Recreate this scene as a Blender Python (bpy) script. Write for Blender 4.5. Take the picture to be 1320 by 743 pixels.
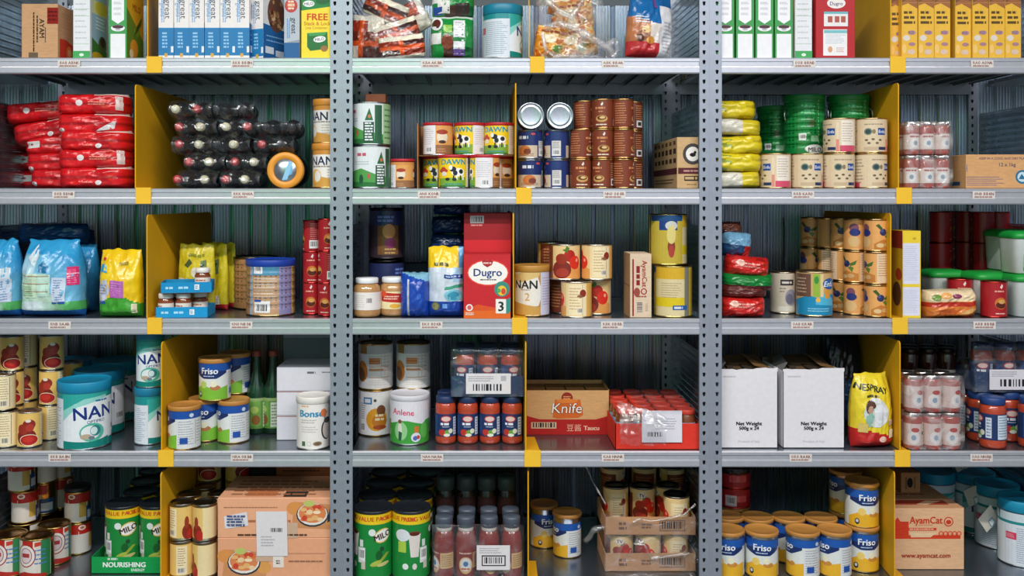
import bpy, math, random
from mathutils import Vector, Matrix, noise
from mathutils.geometry import tessellate_polygon
sc = bpy.context.scene
for o in list(bpy.data.objects): bpy.data.objects.remove(o)
C = sc.collection
PI = math.pi
U = 0.002            # one unit of the drawings below is 2 mm
DC = 1203.5          # camera distance from the rack fronts, in those units
U0, V0 = 616, 255    # where the optical axis meets the frame of 1320 x 743
CAMZ = 1.25
# ---------------------------------------------------------------- camera, world, lamps, exposure
cam = bpy.data.cameras.new('camera'); cam_o = bpy.data.objects.new('camera', cam); C.objects.link(cam_o)
cam_o.location = (0, -DC*U, CAMZ); cam_o.rotation_euler = (PI/2, 0, 0)
cam.sensor_width = 36; cam.lens = 36*DC/1320; cam.clip_start = 0.05
cam.shift_x = (660-U0)/1320; cam.shift_y = -(371.5-V0)/1320
sc.camera = cam_o
w = bpy.data.worlds.new('world'); sc.world = w; w.use_nodes = True
w.node_tree.nodes['Background'].inputs[0].default_value = (0.55, 0.75, 1.0, 1)
w.node_tree.nodes['Background'].inputs[1].default_value = 0.05
def lamp(name, loc, sx, sy, power, col, rot=(0, 0, 0)):
    l = bpy.data.lights.new(name, 'AREA'); l.shape = 'RECTANGLE'; l.size = sx; l.size_y = sy; l.energy = power; l.color = col
    o = bpy.data.objects.new(name, l); o.location = loc; o.rotation_euler = rot; C.objects.link(o); return o
lamp('ceiling_strip_lamp', (-0.1, -2.05, 2.88), 4.6, 0.1, 165, (1, 0.955, 0.925))
lamp('ceiling_strip_lamp', (0.0, -2.75, 2.9), 4.6, 0.1, 62, (0.94, 0.95, 1.0))
sc.view_settings.view_transform = 'Standard'; sc.view_settings.look = 'None'; sc.view_settings.gamma = 1
sc.view_settings.use_curve_mapping = False; sc.view_settings.exposure = -0.2
# ---------------------------------------------------------------- colour and materials
def lin(c):
    if isinstance(c, tuple): return c
    v = [int(c[i:i+2], 16)/255 for i in (0, 2, 4)]
    return tuple(x/12.92 if x <= .04045 else ((x+.055)/1.055)**2.4 for x in v)
def mat(name, rough=.5, metal=0, spec=.5, vary=.06, vscale=60, bump=0, bscale=200, coat=0, trans=0, aniso=None, rvar=0):
    m = bpy.data.materials.new(name); m.use_nodes = True
    nt = m.node_tree; n = nt.nodes; L = nt.links; p = n['Principled BSDF']
    at = n.new('ShaderNodeAttribute'); at.attribute_name = 'Col'
    tc = n.new('ShaderNodeTexCoord'); nz = n.new('ShaderNodeTexNoise'); nz.inputs['Scale'].default_value = vscale; nz.inputs['Detail'].default_value = 4
    mp = n.new('ShaderNodeMapping'); L.new(tc.outputs['Object'], mp.inputs[0]); L.new(mp.outputs[0], nz.inputs['Vector'])
    if aniso: mp.inputs['Scale'].default_value = aniso
    mr = n.new('ShaderNodeMapRange'); mr.inputs[3].default_value = 1-vary; mr.inputs[4].default_value = 1+vary
    mr.inputs[1].default_value = .3; mr.inputs[2].default_value = .7
    L.new(nz.outputs[0], mr.inputs[0])
    vm = n.new('ShaderNodeVectorMath'); vm.operation = 'SCALE'; L.new(at.outputs['Color'], vm.inputs[0]); L.new(mr.outputs[0], vm.inputs['Scale'])
    L.new(vm.outputs[0], p.inputs['Base Color'])
    p.inputs['Roughness'].default_value = rough; p.inputs['Metallic'].default_value = metal; p.inputs['Specular IOR Level'].default_value = spec
    p.inputs['Coat Weight'].default_value = coat; p.inputs['Coat Roughness'].default_value = .06
    p.inputs['Transmission Weight'].default_value = trans
    if rvar:
        r2 = n.new('ShaderNodeMapRange'); r2.inputs[1].default_value = .3; r2.inputs[2].default_value = .7
        r2.inputs[3].default_value = rough-rvar; r2.inputs[4].default_value = rough+rvar; L.new(nz.outputs[0], r2.inputs[0]); L.new(r2.outputs[0], p.inputs['Roughness'])
    if bump:
        b = n.new('ShaderNodeBump'); b.inputs['Strength'].default_value = bump; b.inputs['Distance'].default_value = .004
        z2 = n.new('ShaderNodeTexNoise'); z2.inputs['Scale'].default_value = bscale; z2.inputs['Detail'].default_value = 3
        L.new(tc.outputs['Object'], z2.inputs['Vector']); L.new(z2.outputs[0], b.inputs['Height']); L.new(b.outputs[0], p.inputs['Normal'])
    return m
M = {
 'paper': mat('printed_paper', .5, spec=.4, vary=.03, vscale=90),
 'tin': mat('lacquered_print', .3, spec=.5, vary=.03, vscale=90),
 'metal': mat('bright_metal', .28, 1, vary=.06, vscale=120),
 'galv': mat('galvanised_steel', .3, .6, vary=.04, vscale=60),
 'post': mat('perforated_post_steel', .42, .45, vary=.05, vscale=60),
 'deck': mat('polished_deck_steel', .24, .85, vary=.06, vscale=50),
 'rib': mat('ribbed_steel', .2, .92, vary=.1, vscale=22, aniso=(1, 1, .08), rvar=.08),
 'film': mat('glossy_packaging_film', .24, spec=.6, vary=.04, vscale=60, bump=.55, bscale=70),
 'plastic': mat('moulded_plastic', .42, spec=.5, vary=.03),
 'card': mat('corrugated_cardboard', .8, spec=.2, vary=.07, vscale=60, aniso=(1, 1, 4)),
 'paint': mat('painted_steel', .55, spec=.22, vary=.05, vscale=14),
 'glass': mat('filled_glass', .12, spec=.6, vary=.1, vscale=120, coat=.6),
 'green': mat('tinted_glass', .07, spec=.6, vary=.05, coat=.5, trans=.35),
 'wall': mat('painted_wall', .85, spec=.2, vary=.05, vscale=3),
 'floor': mat('sealed_concrete', .35, spec=.4, vary=.12, vscale=4),
}
def clear_film():
    m = bpy.data.materials.new('clear_wrap'); m.use_nodes = True; nt = m.node_tree; n = nt.nodes; L = nt.links
    out = n['Material Output']; n.remove(n['Principled BSDF'])
    tr = n.new('ShaderNodeBsdfTransparent'); tr.inputs[0].default_value = (.93, .94, .95, 1)
    gl = n.new('ShaderNodeBsdfGlossy'); gl.inputs['Roughness'].default_value = .16
    df = n.new('ShaderNodeBsdfDiffuse'); df.inputs[0].default_value = (.8, .82, .85, 1)
    tc = n.new('ShaderNodeTexCoord'); nz = n.new('ShaderNodeTexNoise'); nz.inputs['Scale'].default_value = 18; nz.inputs['Detail'].default_value = 3; nz.inputs['Distortion'].default_value = 1.2
    L.new(tc.outputs['Object'], nz.inputs['Vector'])
    b = n.new('ShaderNodeBump'); b.inputs['Strength'].default_value = .9; b.inputs['Distance'].default_value = .01; L.new(nz.outputs[0], b.inputs['Height']); L.new(b.outputs[0], gl.inputs['Normal'])
    r = n.new('ShaderNodeMapRange'); r.inputs[1].default_value = .52; r.inputs[2].default_value = .75; r.inputs[3].default_value = .015; r.inputs[4].default_value = .14; L.new(nz.outputs[0], r.inputs[0])
    m1 = n.new('ShaderNodeMixShader'); L.new(r.outputs[0], m1.inputs[0]); L.new(tr.outputs[0], m1.inputs[1]); L.new(df.outputs[0], m1.inputs[2])
    m2 = n.new('ShaderNodeMixShader'); m2.inputs[0].default_value = .11; L.new(m1.outputs[0], m2.inputs[1]); L.new(gl.outputs[0], m2.inputs[2]); L.new(m2.outputs[0], out.inputs[0])
    return m
M['clear'] = clear_film()
# ---------------------------------------------------------------- mesh building
class MB:
    def __init__(s): s.v = []; s.f = []; s.c = []; s.sm = []
    def add(s, vs, fs, col, smooth=False):
        k = len(s.v); s.v += vs; s.f += [tuple(i+k for i in f) for f in fs]
        s.c += col if isinstance(col, list) else [lin(col)]*len(fs); s.sm += [smooth]*len(fs); return s
    def box(s, x0, y0, z0, x1, y1, z1, col, ch=0):
        if ch:
            c = ch; P = []
            for z, i in ((z0, c), (z0+c, 0), (z1-c, 0), (z1, c)):
                P += [(x0+i+c*(i == 0), y0+i, z), (x1-i-c*(i == 0), y0+i, z), (x1-i, y0+i+c*(i == 0), z), (x1-i, y1-i-c*(i == 0), z),
                      (x1-i-c*(i == 0), y1-i, z), (x0+i+c*(i == 0), y1-i, z), (x0+i, y1-i-c*(i == 0), z), (x0+i, y0+i+c*(i == 0), z)]
            F = [tuple(reversed(range(8))), tuple(range(24, 32))]
            for k in range(3):
                for j in range(8): F.append((k*8+j, k*8+(j+1) % 8, k*8+8+(j+1) % 8, k*8+8+j))
            return s.add(P, F, col)
        P = [(x, y, z) for z in (z0, z1) for x, y in ((x0, y0), (x1, y0), (x1, y1), (x0, y1))]
        return s.add(P, [(3, 2, 1, 0), (4, 5, 6, 7), (0, 1, 5, 4), (1, 2, 6, 5), (2, 3, 7, 6), (3, 0, 4, 7)], col)
    def lathe(s, prof, col, n=28, smooth=True, cx=0, cy=0, sq=0):
        P = []; F = []; cols = []
        for r, z, *_ in prof:
            for j in range(n):
                a = 2*PI*j/n; q = 1
                if sq: q = 1/((abs(math.cos(a))**sq+abs(math.sin(a))**sq)**(1/sq))
                P.append((cx+r*q*math.cos(a), cy+r*q*math.sin(a), z))
        for i in range(len(prof)-1):
            cc = prof[i][2] if len(prof[i]) > 2 else col
            for j in range(n):
                F.append((i*n+j, i*n+(j+1) % n, i*n+n+(j+1) % n, i*n+n+j)); cols.append(lin(cc))
        s.add(P, F, cols, smooth)
        for i, rev in ((0, 1), (len(prof)-1, 0)):
            if prof[i][0] > .01:
                ring = [i*n+j for j in range(n)]; k = len(s.v)-len(P)
                s.f.append(tuple(k+x for x in (reversed(ring) if rev else ring))); s.c.append(lin(prof[i][2] if len(prof[i]) > 2 else col)); s.sm.append(False)
        return s
    def tube(s, pts, r, col, n=8):
        pts = [Vector(p) for p in pts]; P = []; F = []
        for i, p in enumerate(pts):
            t = (pts[min(i+1, len(pts)-1)]-pts[max(i-1, 0)]).normalized()
            a = t.cross(Vector((0, 0, 1)) if abs(t.z) < .9 else Vector((1, 0, 0))).normalized(); b = t.cross(a)
            for j in range(n):
                q = 2*PI*j/n; P.append(tuple(p+a*(r*math.cos(q))+b*(r*math.sin(q))))
        for i in range(len(pts)-1):
            for j in range(n): F.append((i*n+j, i*n+(j+1) % n, i*n+n+(j+1) % n, i*n+n+j))
        return s.add(P, F, col, True)
    def extr(s, prof, x0, x1, col):      # (y, z) outline drawn out along x
        n = len(prof); P = [(x, y, z) for x in (x0, x1) for y, z in prof]
        F = [(i, (i+1) % n, n+(i+1) % n, n+i) for i in range(n)]+[tuple(reversed(range(n))), tuple(range(n, 2*n))]
        return s.add(P, F, col)
    def build(s, name, m, parent=None, loc=None):
        me = bpy.data.meshes.new(name); me.from_pydata([(x*U, y*U, z*U) for x, y, z in s.v], [], s.f)
        a = me.color_attributes.new('Col', 'FLOAT_COLOR', 'CORNER'); buf = []
        for f, c in zip(s.f, s.c): buf += (list(c[:3])+[1.0])*len(f)
        a.data.foreach_set('color', buf); me.polygons.foreach_set('use_smooth', s.sm)
        me.materials.append(M[m]); me.update()
        o = bpy.data.objects.new(name, me); C.objects.link(o)
        if parent is not None: o.parent = parent
        if loc: o.location = loc
        return o
def tag(o, label=None, cat=None, group=None, kind=None):
    for k, v in (('label', label), ('category', cat), ('group', group), ('kind', kind)):
        if v: o[k] = v
    return o
def root(name):
    o = bpy.data.objects.new(name, None); o.empty_display_size = .02; C.objects.link(o); return o
KIDS = {}
def dup(o, parent=None):
    c = o.copy(); C.objects.link(c)
    for k in ('label', 'group'):
        if parent is None and k in c: del c[k]
    if parent is not None: c.parent = parent
    for ch in o.children: dup(ch, c)
    return c
SV = [74, 243, 411, 582, 751]
ZS = [CAMZ+(V0-v)*U for v in SV]
used = set()
FD = {}              # half depths of box shaped things: u then means the middle of the front face
def put(o, u, r, y, label, cat=None, group=None, z=0, rz=0, rx=0, ry=0, X=None):
    """stands a copy of o (the first time o itself) on shelf r, its middle u as seen from the aisle, y deep, z above the shelf"""
    x = (u-U0)*(1+(y-FD.get(o.name, 0))/DC) if X is None else X
    if o.name in used: o = dup(o)
    used.add(o.name)
    o.location = (x*U, y*U, ZS[r]+z*U)
    o.rotation_euler = (math.radians(rx), math.radians(ry), math.radians(rz))
    return tag(o, label, cat, group)
# ---------------------------------------------------------------- printed artwork: flat shapes wrapped on the thing they belong to
TXT = {}
def glyphs(t, bold):
    if (t, bold) not in TXT:
        cu = bpy.data.curves.new('t', 'FONT'); cu.body = t; cu.size = 1; cu.resolution_u = 2; cu.offset = bold; cu.align_x = 'CENTER'
        ob = bpy.data.objects.new('t', cu); C.objects.link(ob); dg = bpy.context.evaluated_depsgraph_get()
        me = ob.evaluated_get(dg).to_mesh(); me.calc_loop_triangles()
        tri = [[(me.vertices[i].co.x, me.vertices[i].co.y) for i in q.vertices] for q in me.loop_triangles]
        ob.evaluated_get(dg).to_mesh_clear(); bpy.data.objects.remove(ob); bpy.data.curves.remove(cu)
        TXT[(t, bold)] = tri
    return TXT[(t, bold)]
def clip(poly, ax, lim, keep_low):
    out = []; n = len(poly)
    for i in range(n):
        p, q = poly[i], poly[(i+1) % n]; pi = (p[ax] <= lim) == keep_low or p[ax] == lim; qi = (q[ax] <= lim) == keep_low or q[ax] == lim
        if pi: out.append(p)
        if pi != qi and p[ax] != q[ax]:
            t = (lim-p[ax])/(q[ax]-p[ax]); out.append((p[0]+(q[0]-p[0])*t, p[1]+(q[1]-p[1])*t))
    return out
def strips(poly, ax, step):
    lo = min(p[ax] for p in poly); hi = max(p[ax] for p in poly); k = math.floor(lo/step)
    if hi <= (k+1)*step: return [poly]
    res = []
    while k*step < hi:
        a = clip(clip(poly, ax, k*step, False), ax, (k+1)*step, True)
        if len(a) > 2: res.append(a)
        k += 1
    return res
class Art:
    def __init__(s): s.p = []; s.l = 0; s.dx = 0; s.dy = 0; s.k = 1
    def at(s, x, y, k=1): s.dx, s.dy, s.k = x, y, k; return s
    def _a(s, pts, c): s.p.append(([(x*s.k+s.dx, y*s.k+s.dy) for x, y in pts], s.l, lin(c)))
    def up(s): s.l += 1; return s
    def rect(s, x0, y0, x1, y1, c): s.up(); s._a([(x0, y0), (x1, y0), (x1, y1), (x0, y1)], c); return s
    def ell(s, x, y, rx, ry, c, n=18, rot=0):
        s.up(); a = math.radians(rot)
        q = [(rx*math.cos(2*PI*i/n), ry*math.sin(2*PI*i/n)) for i in range(n)]
        s._a([(x+px*math.cos(a)-py*math.sin(a), y+px*math.sin(a)+py*math.cos(a)) for px, py in q], c); return s
    def poly(s, pts, c):
        s.up(); t = tessellate_polygon([[Vector((x, y, 0)) for x, y in pts]])
        for tri in t:
            q = [pts[i] for i in tri]
            if (q[1][0]-q[0][0])*(q[2][1]-q[0][1])-(q[2][0]-q[0][0])*(q[1][1]-q[0][1]) < 0: q.reverse()
            s._a(q, c)
        return s
    def text(s, t, x, y, h, c, rot=0, bold=.02, sx=1, sh=0):
        s.up(); k = h/.7; a = math.radians(rot); ca, sa = math.cos(a), math.sin(a)
        for d in ((-bold*.6, -bold*.4), (bold*.6, bold*.4), (-bold*.5, bold*.4))[:3 if bold > .025 else 2] if bold > .015 else ((0, 0),):
            s.up()
            for tri in glyphs(t, 0):
                q = []
                for px, py in tri:
                    py = (py+d[1]-.35)*k; px = (px+d[0])*k*sx+py*sh; q.append((x+px*ca-py*sa, y+px*sa+py*ca))
                s._a(q, c)
        return s
    def bars(s, x, y, w, h, vert=False, bg='ECEAEA', seed=1):
        rnd = random.Random(seed); s.rect(x, y, x+w, y+h, bg); s.up(); L = h if vert else w; t = L*.07
        while t < L*.93:
            b = L*rnd.choice((.03, .05, .08))
            b = min(b, L*.93-t)
            s._a([(x+w*.1, y+t), (x+w*.9, y+t), (x+w*.9, y+t+b), (x+w*.1, y+t+b)] if vert else [(x+t, y+h*.18), (x+t+b, y+h*.18), (x+t+b, y+h*.92), (x+t, y+h*.92)], '222226')
            t += b+L*rnd.choice((.03, .05, .06))
        return s
    def lines(s, x0, y0, x1, y1, n, c, th=.45, seed=1, vert=False):
        """rows of print too small to read: short strokes the length of words"""
        rnd = random.Random(seed*7+n); s.up()
        if vert: L0, L1, A0, A1 = y0, y1, x0, x1
        else: L0, L1, A0, A1 = x0, x1, y0, y1
        for i in range(n):
            a = A0+(A1-A0)*(i+.5)/n; hh = abs(A1-A0)/n*th/2; t = L0; e = L1-(L1-L0)*rnd.random()*.25
            while t < e:
                q = min(e, t+max(.8, hh*2)*rnd.uniform(1.2, 3.4))
                s._a([(a-hh, t), (a+hh, t), (a+hh, q), (a-hh, q)] if vert else [(t, a-hh), (q, a-hh), (q, a+hh), (t, a+hh)], c)
                t = q+max(.35, hh*.8)
        return s
    def build(s, name, m, parent, warp, sx=0, sy=0, E=.014):
        b = MB()
        for pts, l, c in s.p:
            ps = [pts]
            if sx: ps = strips(pts, 0, sx)
            if sy: ps = [z for q in ps for z in strips(q, 1, sy)]
            for q in ps:
                b.add([warp(x, y, l*E) for x, y in q], [tuple(range(len(q)))], c, bool(sx))
        return b.build(name, m, parent)
STEP = .16          # labels bend round a can in flat facets of this many radians, every layer of print in the same facets
def facet(x, R, r):
    k = math.floor(x/(R*STEP)+1e-9); t = x/(R*STEP)-k; a, b = k*STEP, (k+1)*STEP
    return (r*(math.sin(a)*(1-t)+math.sin(b)*t), -r*(math.cos(a)*(1-t)+math.cos(b)*t))
def on_can(R, off=0): return lambda x, y, o: (*facet(x, R, R+off+o), y)
FACE = {'F': lambda w, d, h: (lambda x, y, o: (x, -d/2-o-.1, y)), 'R': lambda w, d, h: (lambda x, y, o: (w/2+o+.1, x, y)),
        'L': lambda w, d, h: (lambda x, y, o: (-w/2-o-.1, -x, y)), 'T': lambda w, d, h: (lambda x, y, o: (x, y, h+o+.1))}
# ---------------------------------------------------------------- kinds of packages
def tin(name, R, H, art, lid=None, lh=9, body='B9BCC0', rim=None, finish='tin', ribs=0, lid_name='plastic_lid', lid_fin='plastic', top=None, pull=False):
    o = root(name); rim = rim or body; t = top or rim
    pr = [(R-1.2, 0, rim), (R+.5, .3, rim), (R+.5, 1.5, rim), (R-.1, 2.2, body)]
    if ribs:
        for i in range(ribs):
            z = 8+(H-16)*(i+.5)/ribs; q = (H-16)/ribs*.25; pr += [(R-.1, z-q, body), (R-.8, z, body), (R-.1, z+q, body)]
    pr += [(R-.1, H-2.2, rim), (R+.5, H-1.5, rim), (R+.5, H-.4, rim), (R-.2, H, rim), (R-1.2, H-.3, t), (R-1.8, H-1.8, t), (R*.75, H-1.8, t), (R*.72, H-1.3, t), (R*.3, H-1.3, t)]
    MB().lathe(pr, body).build('metal_can', 'metal', o)
    if art:
        a = Art(); art(a); a.build('printed_label', finish, o, (on_can(R, .2) if not ribs else ribbed(R, H, ribs)), R*STEP, 0 if not ribs else (H-16)/ribs/4)
    if lid:
        MB().lathe([(R+.5, H-lh), (R+1.1, H-lh+.6), (R+1.1, H), (R+.6, H+.9), (R-.7, H+1), (R-1.5, H+.2), (R-2, H-.3), (R*.3, H-.3)], lid, 32).build(lid_name, lid_fin, o)
    return o
def ribbed(R, H, n):
    g = (H-16)/n/4
    def rib(y): return .45*(1-math.cos(2*PI*(y-8)/(H-16)*n)) if 8 < y < H-8 else 0
    def f(x, y, o):
        k = math.floor(y/g+1e-9); t = y/g-k
        return (*facet(x, R, R+.25+o-rib(k*g)*(1-t)-rib((k+1)*g)*t), y)
    return f
def carton(name, w, d, h, col, F=None, R=None, L=None, T=None, fin='card', ch=.7, flaps=None):
    o = root(name); FD[o.name] = d/2
    b = MB().box(-w/2, -d/2, 0, w/2, d/2, h, col, ch); b.build('carton_body', fin, o)
    pf = 'paper' if fin != 'card' else 'card'
    for k, fn in (('F', F), ('R', R), ('L', L), ('T', T)):
        if fn:
            a = Art(); fn(a); a.build({'F': 'printed_front', 'R': 'printed_side', 'L': 'printed_side', 'T': 'printed_top'}[k], pf, o, FACE[k](w, d, h))
    if flaps: MB().box(-w/2+1, -flaps, h, w/2-1, flaps, h+.25, 'B58A5E').build('sealing_tape', 'paper', o)
    return o
def bag(name, W, H, T, colf, art=None, kind='pouch', seed=0, wr=1.0, fin='film', nx=40, ny=44, taper=.12, part='film_pouch', p=3):
    """a filled pouch: two sheets meeting at the edge; colf(a, b) colours it by place, a across -.5 to .5, b up 0 to 1"""
    def out(a, b):
        if kind == 'pouch': ws = 1-taper*max(0, (b-.5)/.5)**2*(1 if b < .96 else .8)+.03*noise.noise((b*6, seed*3.1, 1)); dz = 0
        else: ws = 1-.05*(abs(2*b-1))**3+.03*noise.noise((b*5, seed*3.1, 2))
        zz = b*H+H*.03*noise.noise((a*5, seed*1.7, 4))*(1 if kind != 'pouch' else b)
        return a*W*ws, zz
    def g(a, b):
        e = max(0, 1-abs(2*a)**p)
        if kind == 'pouch': q = min(1, (b/.1))**.5 if b < .1 else (1 if b < .5 else max(0, math.cos((b-.5)/.5*PI/2))**.75)
        else: q = max(0, 1-abs(2*b-1)**p)**.5
        v = T/2*e**.5*q
        n1 = noise.noise((a*4.5+seed*7, b*5, seed)); n2 = noise.noise((a*11+seed, b*7+3, seed+5)); n3 = abs(noise.noise((a*7-b*5, b*3+a*2, seed+9)))
        k = min(1, e*2)*min(1, (1-abs(2*b-1))*4)
        return max(.15, v+wr*k*(2.0*n1+1.0*n2-2.2*n3))
    m = MB(); P = []; F = []; cols = []
    for s in (-1, 1):
        for j in range(ny+1):
            for i in range(nx+1):
                a = -.5+i/nx; b = j/ny; x, z = out(a, b); P.append((x, s*g(a, b), z))
    N = (nx+1)*(ny+1)
    for k in (0, 1):
        for j in range(ny):
            for i in range(nx):
                q = (j*(nx+1)+i, j*(nx+1)+i+1, (j+1)*(nx+1)+i+1, (j+1)*(nx+1)+i)
                F.append(tuple(N*k+x for x in (q if k == 0 else reversed(q)))); cols.append(lin(colf(-.5+(i+.5)/nx, (j+.5)/ny)))
    edge = [i for i in range(nx+1)]+[j*(nx+1)+nx for j in range(1, ny+1)]+[ny*(nx+1)+i for i in range(nx-1, -1, -1)]+[j*(nx+1) for j in range(ny-1, 0, -1)]
    for i in range(len(edge)):
        a, b = edge[i], edge[(i+1) % len(edge)]; F.append((b, a, N+a, N+b)); cols.append(cols[0])
    m.add(P, F, cols, True); o = root(name); m.build(part, fin, o)
    if art:
        A = Art(); art(A)
        def warp(x, y, of):
            a = max(-.499, min(.499, x/W)); b = max(.001, min(.999, y/H)); xx, zz = out(a, b)
            return (xx, -g(a, b)-.35-of, zz)
        A.build('printed_front', fin, o, warp, W/14, H/16, .06)
    return o
def jar(name, prof, cap, R, art, glass='glass', col='B04A28', capname='screw_lid', bodyname='glass_jar'):
    o = root(name); MB().lathe(prof, col, 24).build(bodyname, glass, o)
    if cap: MB().lathe(cap[0], cap[1], 24).build(capname, cap[2] if len(cap) > 2 else 'plastic', o)
    if art: a = Art(); art(a); a.build('paper_label', 'paper', o, on_can(R), R*STEP)
    return o
def film(name, pts_fn, nx, ny, parent=None):
    m = MB(); P = [pts_fn(i/nx, j/ny) for j in range(ny+1) for i in range(nx+1)]
    F = [(j*(nx+1)+i, j*(nx+1)+i+1, (j+1)*(nx+1)+i+1, (j+1)*(nx+1)+i) for j in range(ny) for i in range(nx)]
    return m.add(P, F, 'DDDDDD', True).build(name, 'clear', parent)
def blend(c1, c2, t):
    a, b = lin(c1), lin(c2); t = max(0, min(1, t)); return tuple(x+(y-x)*t for x, y in zip(a, b))
# ================================================================ the room
def wallbox(name, x0, y0, z0, x1, y1, z1, col, m='wall'):
    return tag(MB().box(x0/U, y0/U, z0/U, x1/U, y1/U, z1/U, col).build(name, m), kind='structure')
wallbox('floor', -4, -3.2, -.1, 4, .9, 0, '5E666E', 'floor')
wallbox('ceiling', -4, -3.2, 3.0, 4, .9, 3.1, '7C8284')
wallbox('wall_back', -4, .8, 0, 4, .9, 3, '7E858A')
wallbox('wall_front', -4, -3.2, 0, 4, -3.1, 3, 'A8B0BC')
wallbox('wall_left', -4.1, -3.2, 0, -4, .9, 3, '8B9094')
wallbox('wall_right', 4, -3.2, 0, 4.1, .9, 3, '8B9094')
dr = tag(MB().box(-.46/U, -3.1/U, 0, .46/U, -3.05/U, 2.7/U, '10B050', 1).build('green_reflector', 'paint'), kind='structure')  # unseen green panel, added so the shelf lips pick up green reflections
dr.location.x = -.84
MB().box(.36/U, -3.05/U, 500, .38/U, -3.0/U, 520, 'C8CACC', .5).build('reflector_handle', 'metal', dr)  # made-up handle on the added green panel
# ================================================================ the racks: three units side by side
GAL = '9CA2AE'; GAL2 = 'B4BECA'
BACK = 250
def upright_mesh():
    m = MB(); pitch = 12.6; n = 74; w = 12.2; cx = 7.2
    P = []; F = []
    for k in range(n):
        z0 = k*pitch; b = len(P); zc = z0+pitch/2
        outer = [(0, z0), (cx, z0), (w, z0), (w, zc), (w, z0+pitch), (cx, z0+pitch), (0, z0+pitch), (0, zc)]
        hole = [(cx-1.1, zc-2.6), (cx, zc-3), (cx+1.1, zc-2.6), (cx+1.9, zc), (cx+1.9, zc+2.4), (cx, zc+2.6), (cx-1.9, zc+2.4), (cx-1.9, zc)]
        P += [(x, 0, z) for x, z in outer]+[(x, 0, z) for x, z in hole]+[(x, 1.4, z) for x, z in hole]
        for i in range(8):
            j = (i+1) % 8; F += [(b+i, b+j, b+8+j, b+8+i), (b+8+i, b+8+j, b+16+j, b+16+i)]
    m.add(P, F, GAL)
    H = n*pitch
    m.box(-1.2, -.3, 0, .3, 16, H, GAL); m.box(w-.3, -.3, 0, w+1, 3, H, GAL); m.box(0, 10, 0, w, 11, H, '5C666C')
    return m
UPM = upright_mesh()
ZB = -255-(1.25/U-255)   # floor level in drawing units, below the optical axis
def z_of(v): return V0-v
SLW = 476/16
def slat_mesh():
    m = MB(); prof = []; n = 5; w = SLW-3; step = (w-3)/n; x = 1.7
    prof += [(-.2, 9), (1.6, 8.5), (2, 2.2)]
    for i in range(n):
        a = 2.6+i*step; prof += [(a+step*.06, 2.4), (a+step*.16, 1.3), (a+step*.32, .3), (a+step*.5, 0), (a+step*.68, .3), (a+step*.84, 1.3), (a+step*.94, 2.4)]
    prof += [(w, 2.2), (w+.6, 8.5), (SLW, 9)]
    z0, z1 = ZB+20, 300; P = [(x, y, z) for z in (z0, z1) for x, y in prof]; k = len(prof)
    return m.add(P, [(i, i+1, k+i+1, k+i) for i in range(k-1)], GAL2, True)
SLM = slat_mesh()
slat_data = None
LIP = [(4, 0), (1, -.4), (0, -1.6), (0, -5), (1.3, -5.8), (1.3, -10.8), (.2, -11.8), (0, -12.6), (0, -19.2), (.8, -20.6), (3, -21), (8, -21), (8, -19.5), (3, -19.5), (2.6, -2), (4, -1.6)]
STICK = [[(89, 312), (82, 313), (77, 311), (77, 312)], [(557, 790), (553, 792), (556, 789), (557, 790)], [(1037, 1266), (1035, 1268), (1034, 1269), (1032, 1265)]]
def sticker_art(seed):
    a = Art(); a.rect(-14.5, -5, 14.5, 5, 'D9D2CC'); r = random.Random(seed); x = -12
    for k in (-12, -8.6, -5.2, -.4, 3, 7, 9.8):
        a.text(r.choice('BRNAK08'), k+1.3, 1.5, 3.6, '8E5A54', bold=.03)
    a.lines(-12, -3.6, 11, -1.4, 1, 'A9807A', .8, seed); return a
up_d = plank_d = None; sticks = {}
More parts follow.
